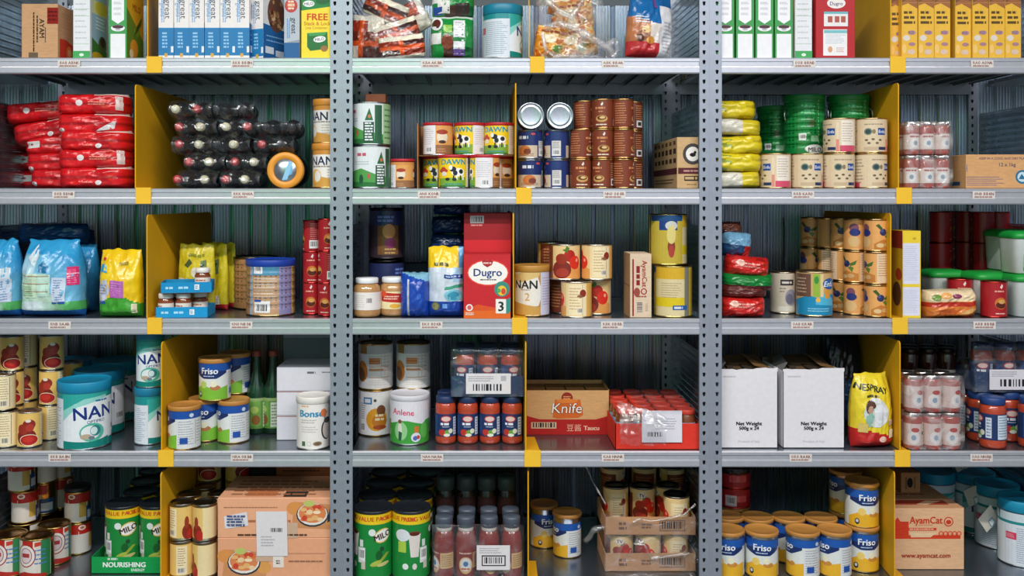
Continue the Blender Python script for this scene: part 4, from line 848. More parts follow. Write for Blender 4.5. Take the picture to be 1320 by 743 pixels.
# --- middle unit
pp = [(14, 0), (17.4, 2), (18, 5), (18, 34), (17, 40), (13.5, 43.5), (13, 45)]
pc = ([(14.6, 44), (15, 44.6), (15, 50), (14.2, 51), (4, 51.2)], 'E8E8EA')
pj = jar('peanut_butter_jar', pp, pc, 18.15, lambda a: (a.rect(-57, 10, 57, 33, 'E6DEDA'), a.lines(-14, 13, 0, 30, 6, 'C9BCB8', .3), a.bars(1, 18, 8, 8, bg='E6DEDA')), col='B98A58')
pj2 = jar('peanut_butter_jar', pp, pc, 18.15, lambda a: (a.rect(-57, 10, 57, 33, 'E9D9A8'), a.poly([(-12, 20), (18, 18), (18, 30), (-12, 32)], 'B8281E'), a.lines(-8, 22, 14, 28, 2, 'E9C9B0', .5), a.ell(-8, 30, 5, 4, 'D84A2A'), a.ell(8, 14, 7, 3, 'E0A83A')), col='B98A58')
put(pj, 473, 2, 24, 'peanut butter jar with white lid and plain white label', 'jar'); put(pj2, 507, 2, 36, 'peanut butter jar with white lid and red and yellow label', 'jar', rz=-14)
def drk(a): R = 22; P = PI*R; a.rect(-P, 2, P, 66, '3A2A34'); a.rect(-P, 46, P, 66, '2A3260'); a.rect(-10, 6, 20, 46, '7A5230'); a.ell(6, 38, 9, 10, 'C98A4A'); a.ell(8, 22, 8, 7, '8A3060'); a.lines(-10, 50, 14, 60, 2, '6A80C8', .6); a.lines(0, 6, 18, 16, 2, 'C9A06A', .4)
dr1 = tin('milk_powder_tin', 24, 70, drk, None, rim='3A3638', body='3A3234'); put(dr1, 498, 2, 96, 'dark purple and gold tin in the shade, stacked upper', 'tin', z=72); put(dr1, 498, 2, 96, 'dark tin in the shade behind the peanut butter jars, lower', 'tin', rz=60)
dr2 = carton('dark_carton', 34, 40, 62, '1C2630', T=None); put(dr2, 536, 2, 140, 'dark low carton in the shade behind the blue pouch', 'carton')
bl1 = bag('milk_powder_pouch', 38, 58, 40, lambda a, b: lin('7FB4CC') if b > .9-a*.2 else lin('1C46A8'), lambda a: (a.rect(-9, 2, -6.5, 50, 'B8C0C8'), a.ell(6, 28, 3, 4, '3A66C8')), 'pillow', 61, .8); put(bl1, 535, 2, 24, 'blue pouch turned edge on with grey seam, right of the peanut butter jars', 'pouch')
def bly(a, b):
    if b > .7: return lin('F0C51E') if a < .36 else lin('5FA0D0')
    if b < .22: return lin('173F9A')
    if b > .5 and a > .2: return lin('9FC4DC')
    return lin('C9D3DE')
def blya(a):
    a.lines(-15, 66, 10, 72, 1, '5A5A1E', .7, 2); a.text('Formland', -2, 69, 5.5, '4A4E1A', 8, .01) if 0 else None; a.rect(-2, 51, 22, 56, '1C3A88'); a.lines(0, 52, 20, 55, 1, 'A8C0E0', .6); a.ell(10, 29, 12, 8, '7FC0D0'); a.ell(10, 28, 8, 6, '3F9AB8'); a.poly([(-2, 36), (22, 40), (22, 44), (0, 40)], '3F9A7A'); a.ell(-13, 15, 5.5, 5.5, '6A6A4A'); a.ell(-13, 15, 4, 4, '8A8A5A'); a.rect(-4, 12, 2, 18, '6FA0E0')
bl2 = bag('milk_powder_pouch', 47, 92, 34, bly, blya, 'pouch', 63, 1, taper=.04); put(bl2, 575, 2, 26, 'yellow white and blue milk powder pouch beside the big red carton', 'pouch')
dkp = bag('milk_powder_pouch', 50, 24, 40, lambda a, b: blend('102E5E', '0A1E3C', b), None, 'pillow', 65, .9); g = 'dark blue pouches lying behind the yellow white and blue pouch'
for i, (u, z) in enumerate(((582, 132), (580, 107), (578, 82))): put(dkp, u, 2, 80, f'dark blue pouch lying behind the big red carton, {["topmost", "middle", "lowest seen"][i]}', 'pouch', g, z=z, ry=(3, -2, 2)[i])
brp = bag('milk_powder_pouch', 48, 84, 36, lambda a, b: lin('7A5426') if b > .75 else lin('2A3448'), None, 'pouch', 66, .9, taper=.02); put(brp, 577, 2, 72, 'brown topped pouch directly behind the yellow white and blue pouch', 'pouch')
def dug(a):
    a.rect(-30, 0, 30, 82, 'C4202A'); a.rect(-30, 0, 30, 10, 'E0661E'); a.poly([(-30, 10), (-12, 18), (10, 14), (30, 20), (30, 10)], 'D9501E'); a.ell(1, 59, 27, 17, 'E84A36'); a.ell(1, 59, 25.5, 15.5, 'F2ECE4')
    a.poly([(-7, 74), (-4, 76), (0, 75), (4, 76), (8, 74), (6, 69), (0, 66), (-5, 69)], 'A8242C'); a.lines(-5, 70, 6, 73, 1, 'E4B8B0', .7); a.text('Dugro', 0.5, 59.5, 9.6, '1E3A7A', 0, .035, 1.05); a.lines(-9, 49, 13, 51, 1, '4A4A50', .7)
    a.ell(19, 38, 10, 10, '3A8A7A'); a.ell(19, 36, 6, 6.5, 'E9C03A'); a.ell(21, 35, 3, 4, 'D0482E'); a.ell(15, 36, 2.5, 3, '4FA85A')
    a.poly([(12, 7), (25, 6), (30, 9), (30, 27), (25, 24.5), (12, 25.5)], '2E8C80'); a.rect(11, 6.5, 24.4, 25, 'ECE8E0'); a.text('3', 18, 15.6, 12, '18262A', 0, .05)
    a.ell(-23, 14, 4.5, 4.5, 'ECE4E2'); a.ell(-23, 14, 2.8, 3, 'D85A5A'); a.lines(-28, 4, -16, 8, 2, 'ECD4CC', .6)
bx = carton('milk_powder_carton', 61, 26, 84, 'B81C26', F=dug, fin='paper', T=lambda a: a.rect(-30, -13, 30, 13, 'C4202A')); put(bx, 628, 2, 15, 'big red milk powder carton showing the number 3 on a cube', 'carton')
bx2 = carton('milk_powder_carton', 63, 46, 136, '9A151F', F=lambda a: (a.rect(-31, 84, 31, 100, 'C81E28'), a.bars(-23, 122, 18, 10, bg='D8D2D2'), a.lines(-22, 118, -6, 121, 1, 'D88A84', .6)), fin='paper'); put(bx2, 628.5, 2, 56, 'taller dark red carton standing right behind the big red carton', 'carton')
def an2(a):
    R = 23; P = PI*R; a.rect(-P, 2, P, 62, 'B98A42'); a.poly([(-36, 10), (6, 14), (12, 30), (4, 56), (-36, 60)], 'E4DED4'); a.poly([(-36, 52), (-10, 60), (10, 60), (6, 52), (-20, 44)], 'D9B878'); a.text('NAN', -12, 42, 11, '22242A', 0, .04); a.text('2', -9, 26, 10, 'C99A52', 0, .02); a.lines(-18, 34, -4, 36, 1, 'A09484', .6); a.poly([(-36, 2), (8, 2), (10, 12), (-36, 20)], 'C8994E')
    a.rect(9, 2, 40, 58, 'C9C8DC'); a.lines(12, 14, 38, 52, 11, '9A98B8', .3); a.poly([(26, 2), (40, 2), (40, 22), (32, 18)], '8F90B4'); a.rect(40, 2, 72, 58, 'D4D0DC')
n2 = tin('milk_powder_tin', 23.3, 66, an2, 'B9853A', 8, rim='BFA070'); put(n2, 685.5, 2, 42, 'gold milk powder tin with a large 2, right of the middle divider', 'tin', rz=4)
def tom(a):
    R = 20; P = PI*R; a.rect(-P, 2, P, 45, 'E8C58A'); a.poly([(-22, 2), (22, 2), (22, 14), (4, 24), (-4, 14), (-22, 10)], 'E09A52'); a.ell(-9, 14, 13, 12, '7E2A20'); a.ell(-8, 10, 9, 6, 'A83A2A'); a.ell(2, 32, 8, 8, 'B4281C'); a.ell(10, 23, 8.5, 9, 'D8301E'); a.ell(-9, 28, 8, 7, '9A3020'); a.ell(13, 26, 2, 2.5, 'F0A088', 8); a.poly([(-8, 40), (-2, 36), (2, 42), (-2, 45), (-4, 41)], '4F7A2A')
    a.rect(22, 2, 62, 45, 'EDD3A2'); a.rect(26, 4, 52, 43, 'F0DDB4'); a.rect(44, 4, 44.6, 43, 'A8804A'); a.ell(45, 32, 4.4, 5, '8E2E20'); a.ell(41, 28, 4, 2, '8A5A40'); a.lines(27, 10, 42, 40, 8, 'C9A878', .35); a.bars(37, 6, 7, 7, bg='EFE6D4'); a.rect(50, 2, 62, 45, 'E4AE58'); a.rect(-62, 2, -22, 45, '7E3A26'); a.lines(-56, 8, -26, 40, 8, 'C98A5A', .35)
tt = tin('tomato_tin', 20, 47, tom, None, rim='C8C2B4', body='C4B898'); g = 'tomato tins beside the gold tin'
for u, y, z, rz, l in ((728, 42, 47.5, 8, 'upper left with red tomatoes'), (769, 42, 47.5, -96, 'upper right with cream side'), (729, 66, 0, 66, 'lower left dark side, mostly hidden'), (743, 24, 0, -110, 'lower front with cream side'), (768, 56, 0, -8, 'lower right with red tomatoes')): put(tt, u, 2, y, f'tomato tin in the group of five, {l}', 'tin', g, z=z, rz=rz)
put(tt, 712, 2, 92, 'tomato tin in the shade behind the upper left one, upper', 'tin', g, z=47.5, rz=120); put(tt, 712, 2, 110, 'tomato tin in the shade behind the group, lower', 'tin', g, rz=100)
def ay(a):
    a.rect(-11, 2, -9, 76, '8E2430'); a.lines(-6, 42, -1, 75, 1, '8E2430', .9, 3, True); a.text('AyamCat', 5, 57, 6.4, 'A02830', -90, .03); a.ell(4, 34, 4, 4.2, '9A2A30'); a.ell(4, 34, 2.6, 2.8, 'D8BCA8'); a.ell(-5, 33, 4, 6, '9A4A40'); a.lines(-6, 26, 8, 29, 1, 'A04A44', .6); a.bars(-6, 6, 9, 15, True, 'D8C6B4', 4); a.lines(6, 8, 9, 20, 2, 'A08A7A', .4, 3, True)
ac = carton('sardine_carton', 28, 52, 83, 'D8C0A4', F=ay, L=lambda a: (a.rect(-26, 0, 26, 83, 'B08A66'), a.rect(-26, 40, 26, 42, '8A6A4C')), ch=.5); put(ac, 826, 2, 36, 'tall cream carton with dark red vertical print on the middle shelf', 'carton')
def ylt(a):
    R = 24; P = PI*R; a.rect(-P, 2, P, 66, 'CFB03A'); a.rect(-28, 2, 14, 66, 'D9C89A'); a.rect(-28, 50, 14, 66, 'D4A82A'); a.lines(-18, 22, 10, 46, 8, 'B49A7A', .35); a.rect(-28, 14, 14, 26, 'D8BE1E'); a.rect(14, 2, 22, 66, '7A7A6A'); a.rect(-2, 10, 18, 16, '2A5A9A'); a.lines(0, 11, 12, 15, 1, 'D8DCE4', .7)
    a.rect(-74, 2, -28, 66, 'BFA83E'); a.rect(-60, 46, -36, 58, '1E3A7A'); a.ell(-44, 52, 8, 6, 'C9C8C0'); a.ell(-44, 24, 5, 10, '8A3A2A'); a.ell(-44, 40, 6, 12, 'D9C87A'); a.ell(-44, 18, 4, 8, 'A84030'); a.rect(-74, 58, -28, 66, '1F4A7A')
yt = tin('milk_powder_tin', 24.5, 67, ylt, None, rim='B8A668', body='B09A58'); put(yt, 867.5, 2, 32, 'yellow milk powder tin by the right posts, lower of two', 'tin', 'stacked yellow tins', rz=-8); put(yt, 861, 2, 44, 'yellow milk powder tin by the right posts, upper of two, blue badge', 'tin', 'stacked yellow tins', z=67.3, rz=102)
# --- right unit
def rdp(a, b): return lin('C8241E') if noise.noise((a*4, b*4, 2)) > -.3 else lin('A01A18')
rd = bag('snack_pack', 58, 27, 44, rdp, lambda a: (a.lines(-20, 12, 16, 20, 2, 'E89A8A', .5), a.ell(-14, 18, 5, 4, 'E4B8A8')), 'pillow', 71, 1.2); gr = bag('snack_pack', 66, 22, 46, lambda a, b: lin('147A34') if b > .35 else lin('5A1A1C'), None, 'pillow', 72, 1.2)
dkr = bag('snack_pack', 60, 18, 46, lambda a, b: lin('5E2420'), None, 'pillow', 74, 1.1); blp = bag('snack_pack', 40, 34, 40, lambda a, b: lin('6FA0C0') if b > .5 else (lin('1C3F66') if a < .2 else lin('A8282A')), None, 'pillow', 73, 1.3); br_ = bag('snack_pack', 34, 18, 40, lambda a, b: lin('5A3024'), None, 'pillow', 75, 1.1)
put(rd, 956, 2, 26, 'red snack pack lying lowest beside the right posts', 'pack', z=0); put(dkr, 957, 2, 28, 'dark brown snack pack pressed between the red and green packs', 'pack', z=25); put(gr, 962, 2, 28, 'green snack pack lying in the middle of the pile by the right posts', 'pack', z=34, ry=2)
put(rd, 960, 2, 30, 'red snack pack lying on top of the green one', 'pack', z=52, ry=6, rz=4); put(blp, 945, 2, 40, 'light blue snack pack lying near the top of the pile by the right posts', 'pack', z=77, ry=8); put(br_, 938, 2, 50, 'small brown snack pack topmost by the right posts', 'pack', z=106)
def sil(a): R = 17; P = PI*R; a.rect(-P, 2, P, 55, 'C9BCA8'); a.rect(-9, 38, 9, 46, '3A3438'); a.lines(-7, 40, 7, 44, 1, 'D8D0C8', .7); a.ell(5, 22, 8, 11, '8E8A98'); a.ell(3, 20, 5, 7, '6A6878'); a.rect(-12, 4, 12, 10, 'D8D0C0'); a.lines(-10, 28, -2, 36, 2, '8A8078', .4); a.rect(12, 2, 30, 55, '8A7A6A')
st_ = tin('milk_powder_tin', 17.5, 56, sil, None, rim='B8AA94', body='A89C88'); put(st_, 1009.5, 2, 66, 'slim silver and beige tin left of the blue footed tin', 'tin')
def enf(a):
    R = 23; P = PI*R; a.rect(-P, 2, P, 57, 'C9A46E'); a.poly([(-40, 2), (40, 2), (40, 20), (18, 30), (4, 22), (-14, 28), (-40, 20)], '1E86B0'); a.poly([(-6, 22), (8, 32), (24, 20), (24, 14), (-6, 16)], '4FB0D0'); a.rect(-9, 26, -1, 56, '8FB23A'); a.ell(-5, 48, 3, 5, '3F8A3A'); a.rect(0, 26, 4, 56, 'E0C890'); a.rect(6, 24, 14, 44, 'D8963A'); a.ell(14, 43, 11, 7.5, '1C5AA0'); a.text('Enfa', 13, 43, 7, 'E8F0F4', 0, .02, 1, .25); a.ell(-3, 22, 3, 3, 'E8B04A'); a.lines(-16, 6, 16, 12, 2, '8FC8E0', .4); a.rect(-38, 26, -12, 56, '6A4A3A'); a.lines(-34, 30, -16, 52, 5, 'B49A84', .4)
ef = tin('formula_tin', 23, 59, enf, None, rim='CDB78E', body='B8A076'); put(ef, 1049.5, 2, 40, 'tin with turquoise foot and blue oval badge on the middle right shelf', 'tin')
def fru(a):
    R = 14.5; P = PI*R; a.rect(-P, 1.5, P, 40, 'E2A35E'); a.poly([(-14, 2), (14, 2), (14, 12), (-2, 16), (-14, 10)], 'C07A36'); a.ell(-2, 25, 5, 4.6, '2C3260'); a.ell(-4, 27, 2.4, 2.2, '4A5488'); a.poly([(2, 25), (12, 30), (10, 24), (4, 22)], '4A6A2A'); a.poly([(0, 20), (6, 14), (8, 20), (4, 22)], '5A7A32'); a.poly([(-6, 28), (-12, 34), (-8, 36), (-3, 30)], '3F5A26'); a.ell(4, 9, 5, 3, 'C9A06A', 10); a.ell(-6, 8, 5, 3, 'DDBB84', 10)
    a.rect(16, 1.5, 40, 40, 'E4C4A0'); a.lines(18, 10, 38, 38, 9, 'A8805A', .3); a.rect(28, 4, 36, 9, 'D8CFC4'); a.rect(-40, 1.5, -16, 40, 'DA9A58'); a.ell(-26, 30, 6, 6, '7A4A5A'); a.ell(-25, 24, 7, 5, '2C3470'); a.ell(-26, 12, 8, 7, 'D8B078')
ft = tin('fruit_tin', 14.3, 42.5, fru, None, rim='C4A06A', body='C09A62'); g = 'orange fruit tins stacked along the right divider'
cols_ = [(1129, 26, 10), (1102, 50, 60), (1085, 79, -40), (1068, 109, 88), (1045, 136, -70)]
for j, (u, y, rz) in enumerate(cols_):
    for i in range(3): put(ft, u, 2, y, f'orange fruit tin, {["bottom", "middle", "top"][i]} row, {N_[j]} column from the right divider', 'tin', g, z=i*42.9, rz=rz+(0, -92, 14)[i]*(1 if j == 0 else .8+.5*j))
def yw(a): a.rect(-12, 0, 12, 113, 'E8C832'); a.rect(-10.5, 44, 10.5, 97, 'D8D8E8'); a.rect(-10.5, 3, 10.5, 40, 'D8D8E8'); a.lines(-9, 48, 9, 94, 18, 'B8B8CC', .3); a.lines(-9, 6, 9, 37, 14, 'B8B8CC', .3); a.ell(4, 103, 2.4, 1.6, 'C9A024')
yc = carton('cereal_box', 24.5, 50, 113, 'D8B428', F=yw, L=lambda a: (a.rect(-28, 0, 28, 113, 'C9A01E'), a.rect(-28, 90, 28, 113, '8E2A1E'), a.ell(10, 30, 14, 16, '5A3A22'), a.ell(16, 56, 10, 8, 'A83A24')), fin='paper'); put(yc, 1175.5, 2, 32, 'tall yellow box with pale panels standing right of the right divider', 'box', rz=-2)
def noodle(a, b): return lin('B8321E') if .42 < b < .56 else (lin('E8D0A8') if b > .6 else lin('D87A34'))
npk = bag('noodle_pack', 68, 36, 40, noodle, lambda a: (a.ell(-22, 27, 6, 4, '6A8A3A'), a.ell(-10, 29, 7, 4, 'E4A25A'), a.ell(4, 28, 6, 3, '8A3A5A'), a.poly([(4, 4), (26, 6), (30, 14), (14, 10)], 'E9B26A'), a.ell(-8, 8, 12, 4, 'C25A22')), 'pillow', 81, 1.2, p=6); put(npk, 1221.5, 2, 24, 'orange and cream noodle pack lying right of the tall yellow box', 'pack', ry=-2)
def tub(name):
    o = root(name); s = 1; MB().lathe([(20, 0), (22, 1.5), (24, 46), (24.6, 48)], 'CFD6D2', 32, sq=6).build('tub_body', 'plastic', o)
    MB().lathe([(25, 46), (26, 47), (26, 51), (24, 54), (18, 56), (.3, 56)], '1A9A3C', 32, sq=6).build('tub_lid', 'plastic', o)
    a = Art(); a.rect(-14, 6, 14, 26, '8FBF96'); a.lines(-12, 16, 12, 24, 3, '4A7A5A', .4); a.rect(-14, 4, 14, 9, '2F9A4A'); a.lines(-12, 30, 12, 42, 4, 'AEB8B4', .4); a.rect(-5, 8, 4, 20, '6A7F78')
    a.build('printed_label', 'paper', o, lambda x, y, of: (x, -(22.3+(y-1.5)*.045)*1.0-of-.25+abs(x/24)**6*2, y)); return o
tb = tub('wipes_tub'); g = 'white tubs with green lids'
for u, y, z, rz, l in ((1215, 104, 0, 0, 'lower left, behind the noodle pack'), (1269, 68, 0, 8, 'lower middle, behind the front red tin'), (1321, 36, 0, 0, 'lower right, cut by the frame edge'), (1300, 95, 56.3, 0, 'upper left'), (1320, 38, 56.3, 0, 'upper right, cut by the frame edge'), (1300, 95, 0, 0, 'lower rear under the upper left one')): put(tb, u, 2, y, f'white tub with green lid, {l}', 'tub', g, z=z, rz=rz)
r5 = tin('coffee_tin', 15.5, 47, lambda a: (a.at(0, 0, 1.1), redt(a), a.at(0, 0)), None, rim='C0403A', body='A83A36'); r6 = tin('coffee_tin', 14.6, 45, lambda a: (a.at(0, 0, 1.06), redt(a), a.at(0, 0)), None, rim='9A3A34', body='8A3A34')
put(r5, 1281, 2, 22, 'red coffee tin standing at the front between the green lidded tubs', 'tin', rz=4); put(r5, 1237, 2, 62, 'red coffee tin half hidden behind the orange noodle pack', 'tin', rz=-6)
g = 'red coffee tins in the shade at the back right'
for j, (u, y, rz) in enumerate(((1212, 165, 60), (1229, 230, 0), (1246, 190, 20), (1267, 150, 75), (1287, 162, 80))):
    for i in range(3): put(r6, u, 2, y, f'dark red coffee tin at the back, {["bottom", "middle", "top"][i]} row, {N_[j]} from the tall yellow box', 'tin', g, z=i*45.2, rz=rz)
# ================================================================ FOURTH SHELF
# --- left unit
def tmo(a):
    R = 15; P = PI*R; a.rect(-P, 1.5, P, 45, 'E8C06A'); a.ell(-2, 14, 13, 11, '7E241C'); a.ell(2, 30, 8, 7, '8A2A20'); a.ell(-6, 24, 7, 7, '9A3022'); a.ell(3, 26, 5, 5, 'B0382A'); a.ell(2, 10, 12, 7.5, 'EAD9B8'); a.ell(2, 10, 11, 6.6, 'B4221E'); a.ell(1, 11, 7, 3.6, 'C9342A'); a.ell(1, 35, 3.4, 2, 'E4D8CC')
    a.rect(17, 1.5, 44, 45, 'EDD9A8'); a.rect(19, 4, 33, 43, 'F0E2BE'); a.lines(20, 14, 32, 42, 9, 'B89A6A', .35); a.bars(22, 5, 8, 8, seed=6, bg='E8DEC8'); a.rect(33, 4, 33.6, 43, '5A4A3A'); a.rect(-44, 1.5, -17, 45, 'E4B860')
tm = tin('tomato_tin', 15, 46.5, tmo, None, rim='B4AEA4', body='B0A68E'); g = 'tomato sauce tins at the left end of the fourth shelf'
for k, (u, y, z, rz, l) in enumerate(((38, 30, 0, 16, 'standing alone in front'), (8, 30, 0, -78, 'lower front at left edge'), (4, 36, 47, -70, 'second level at left edge'), (15, 62, 0, 30, 'lower behind the left edge tin'), (15, 62, 47, 22, 'second level, first column'), (33, 93, 47, 12, 'second level, middle column'), (65, 68, 0, -60, 'lower row of the right column'), (66, 68, 47, -8, 'second level of the right column'),
        (67, 70, 94, 24, 'top of the right column'), (15, 62, 94, 22, 'top of the first column'), (33, 93, 94, -80, 'top of the middle column'), (33, 93, 0, 40, 'lower row of the middle column'))):
    put(tm, u, 3, y, f'cream tomato sauce tin with red picture, {l}', 'tin', g, z=z, rz=rz)
for u, y in ((92, 126),): put(tm, u, 3, y, 'tomato sauce tin in the shade behind the right column', 'tin', g, z=47, rz=60); put(tm, u, 3, y, 'tomato sauce tin in the shade behind the right column, lower', 'tin', g, rz=60)
g = 'large white tins with turquoise lids on the fourth shelf'
put(nt, 109, 3, 35, 'large white tin with turquoise lid, foremost on the fourth shelf', 'tin', g, rz=22)
put(nt, 128, 3, 108, 'large white tin with turquoise lid, second behind the foremost', 'tin', g, rz=-8); put(nt, 150, 3, 184, 'large white tin with turquoise lid, rearmost at right in shade', 'tin', g, rz=-4); put(nt, 108, 3, 182, 'large white tin with turquoise lid, rearmost at left in shade', 'tin', g, rz=30, X=-605)
nt4b = tin('milk_powder_tin', 17.8, 74, lambda a: (a.at(0, 0, .8), nan(a), a.at(0, 0)), '14789A', 10, rim='B8C0C4')
put(nt4b, 192, 3, 46, 'slim white tin with turquoise lid by the left divider, lower of two', 'tin', 'slim turquoise lidded tins', rz=88); put(nt4b, 194, 3, 46, 'slim white tin with turquoise lid by the left divider, upper of two', 'tin', 'slim turquoise lidded tins', z=75.4, rz=-8)
def friso(band, foot, pic):
    def g(a):
        R = 20.5; P = PI*R; a.rect(-P, 2, P, 50, 'DDE0DC'); a.rect(-P, 2, P, 14, foot); a.poly([(-26, 14), (-10, 22), (8, 16), (26, 20), (26, 10), (-26, 10)], foot); a.rect(-P, 40, P, 50, band); a.poly([(-24, 40), (-24, 36), (-8, 30), (10, 30), (24, 37), (24, 40)], '1A2F66')
        a.text('Friso', 0, 40.5, 8, 'EDF0F2', 0, .04, 1.05); a.ell(8, 18, 7, 3.4, pic); a.ell(-8, 22, 5, 5, 'B8CF6A' if foot[0] != 'E' else 'E9C86A'); a.ell(6, 23, 5, 4, 'E8E4C8'); a.ell(-14, 9, 3, 4, '1A2A3E'); a.ell(-14, 9.6, 1.8, 2.2, 'C9CCD0'); a.lines(-8, 32.5, 8, 34.5, 1, 'C0D0E8', .6)
        a.rect(26, 2, 62, 40, 'D8DADC'); a.lines(28, 6, 48, 38, 10, 'A0A4A8', .35, 3); a.rect(50, 6, 51, 38, 'B8A070'); a.rect(30, 8, 40, 16, '2450A0'); a.lines(52, 8, 60, 38, 8, 'A0A4A8', .35, 4); a.rect(-62, 2, -26, 40, 'D4D8D4'); a.rect(-62, 2, -40, 14, foot); a.rect(-44, 26, -38, 32, 'C25A4A'); a.ell(-50, 18, 6, 5, pic)
        a.ell(45, 44.5, 3, 2.6, 'C9D4E4'); a.ell(-45, 45, 3, 3, 'C9D4E4')
    return g
fg = tin('formula_tin', 20.5, 55, friso('1E4FA0', '7DBA3C', 'B47A4A'), 'B9803E', 5, rim='C9A468'); g = 'navy banded tins with green foot'
for u, y, z, rz, l in ((238, 24, 0, -84, 'lower front, white side out'), (264, 64, 0, -4, 'lower middle behind the front one'), (301, 56, 0, -72, 'lower right, white side out'), (277, 58, 55.8, -6, 'upper front, name showing'), (303, 100, 55.8, -30, 'upper rear in shade'), (298, 104, 0, -20, 'lower rear in shade')): put(fg, u, 3, y, f'navy banded formula tin with green foot, {l}', 'tin', g, z=z, rz=rz)
gb = [(12, 0), (14, 1.5), (14, 56, ), (13, 64), (8, 76), (5.4, 86), (5, 104), (5.6, 105), (5.6, 108)]
wb = jar('juice_bottle', gb, ([(6, 106), (6.2, 107), (6.2, 113), (5.4, 114), (1, 114)], '8E3A2E'), 14.15, lambda a: (a.rect(-44, 8, 44, 50, '5A8A3A'), a.rect(-9, 12, 9, 46, '6F9E48'), a.rect(-44, 46, 44, 50, '8FA86A'), a.ell(2, 20, 6, 7, '8A5A2A'), a.ell(0, 34, 6, 5, 'A8C060'), a.rect(12, 10, 28, 44, 'C4CCB8'), a.lines(13, 12, 26, 42, 7, '6A7A60', .35)), 'green', '1F4A30', 'bottle_cap', 'glass_bottle')
put(wb, 331, 3, 98, 'green glass bottle with green label, left of two behind the tins', 'bottle', 'green glass bottles'); put(wb, 352, 3, 100, 'green glass bottle right of its twin, beside the white cartons', 'bottle', 'green glass bottles', rz=-50)
def wc(a): a.lines(2, 23, 14, 27, 1, '6A6A70', .7); a.lines(22, 24, 34, 27, 1, '7A7A80', .5)
wcb = carton('white_carton', 78, 70, 32.5, 'D8D6DE', fin='paper', F=wc); wcp = carton('white_carton', 78, 70, 32.5, 'D8D6DE', fin='paper', F=lambda a: a.rect(-39, 31.4, 2, 32.4, 'A86A64'))
g = 'white cartons stacked by the left posts'
put(wcb, 394, 3, 90, 'plain white flat carton with small print, top of three stacked', 'carton', g, z=66); put(wcp, 394, 3, 90, 'plain white flat carton in the middle of three stacked', 'carton', g, z=33); put(wcp, 394, 3, 90, 'plain white flat carton at the bottom of three, behind the white coconut tin', 'carton', g)
gbx = carton('grey_carton', 86, 60, 21, '9AA0A8', fin='paper', F=lambda a: a.lines(0, 10, 14, 15, 1, '5A6068', .7)); put(gbx, 404, 3, 160, 'grey shaded carton at the back above the white flat cartons', 'carton', z=126); gbs = carton('grey_carton', 86, 60, 126, '7A7F86', fin='paper'); put(gbs, 404, 3, 162, 'tall grey carton in the shade under the grey shaded one', 'carton')
def bon(a):
    R = 21; P = PI*R; a.rect(-P, 2, P, 64, 'E9E4DE'); a.text('Bonsoy', 4, 47, 8.6, '2389B4', 0, .06, 1.1); a.ell(18, 47, 5, 5.5, 'D8794A'); a.lines(-13, 55, -2, 58, 1, 'E0B08A', .7); a.lines(-13, 34, 8, 40, 2, 'B8B4B0', .5); a.lines(-13, 22, 10, 31, 3, 'C4BEB8', .4); a.ell(22, 25, 8, 13, '2F2C2E'); a.ell(23, 25, 7, 11.6, 'CFC2BC'); a.ell(24, 37, 6, 4, '4A4648'); a.rect(-12, 5, -7, 11, '4A6A4A'); a.ell(-2, 8, 3, 3, 'C9C9C4'); a.ell(-2, 8, 2.2, 2.2, 'E9E4DE'); a.ell(9, 8, 6, 3, '9A846A'); a.ell(9, 8, 4, 1.8, '6A5A48')
bt2 = tin('coconut_milk_tin', 21.5, 67, bon, 'E4DFD8', 8, rim='DDD8D0', body='DDD8D0'); put(bt2, 404, 3, 26, 'white tin with blue lettering and brown coconut in front of the white cartons', 'tin')
# --- middle unit
def abb(a):
    R = 23; P = PI*R; a.rect(-P, 2, P, 58, 'DCD8D4'); a.rect(-P, 47, P, 58, 'B8B4B4'); a.rect(-24, 47, -12, 58, '8A6A2E'); a.ell(-20, 24, 9, 14, 'C97A2A'); a.ell(-22, 20, 7, 9, '7A4A24'); a.rect(-9, 34, 6, 42, 'C9702A'); a.lines(-9, 26, 20, 46, 5, 'C4A48E', .2)
    for x in (7, 12, 17): a.rect(x, 16, x+.5, 46, 'C0A898')
    for z in (16, 25, 30): a.rect(-9, z, 21, z+.8, 'C08A64')
    a.rect(-9, 26, 10, 27.6, 'B87A4A'); a.lines(-9, 6, 20, 14, 3, 'C9C0BC', .35)
    a.rect(28, 2, 72, 58, 'E6E2E0'); a.ell(52, 22, 14, 15, 'E09A2A'); a.ell(56, 20, 10, 10, 'C97A22'); a.ell(58, 34, 6, 7, '7A4A2A'); a.lines(50, 20, 64, 30, 2, 'EBD9B0', .6); a.ell(56, 12, 9, 3, 'A84A24'); a.rect(34, 42, 46, 51, '4A7AA8'); a.rect(36, 44, 44, 49, 'D8DEE4'); a.bars(28, 6, 8, 11); a.lines(29, 22, 38, 44, 8, 'A09A98', .4); a.ell(50, 47, 2, 2, '5A4A48'); a.rect(-72, 2, -28, 58, 'DEDAD8')
ab = tin('milk_powder_tin', 23.3, 63, lambda a: (a.at(0, 0, 1.05), abb(a), a.at(0, 0)), None, rim='B08A50', body='C9C4BE'); g = 'white and gold tins by the middle left post'
for u, y, z, rz, l in ((484.5, 96, 63.3, 6, 'upper left'), (533, 100, 63.3, 2, 'upper right'), (484, 96, 0, -124, 'lower left, orange picture out'), (533, 102, 0, -100, 'lower right behind the pink lettered tin')): put(ab, u, 3, y, f'white and gold milk powder tin, {l}', 'tin', g, z=z, rz=rz)
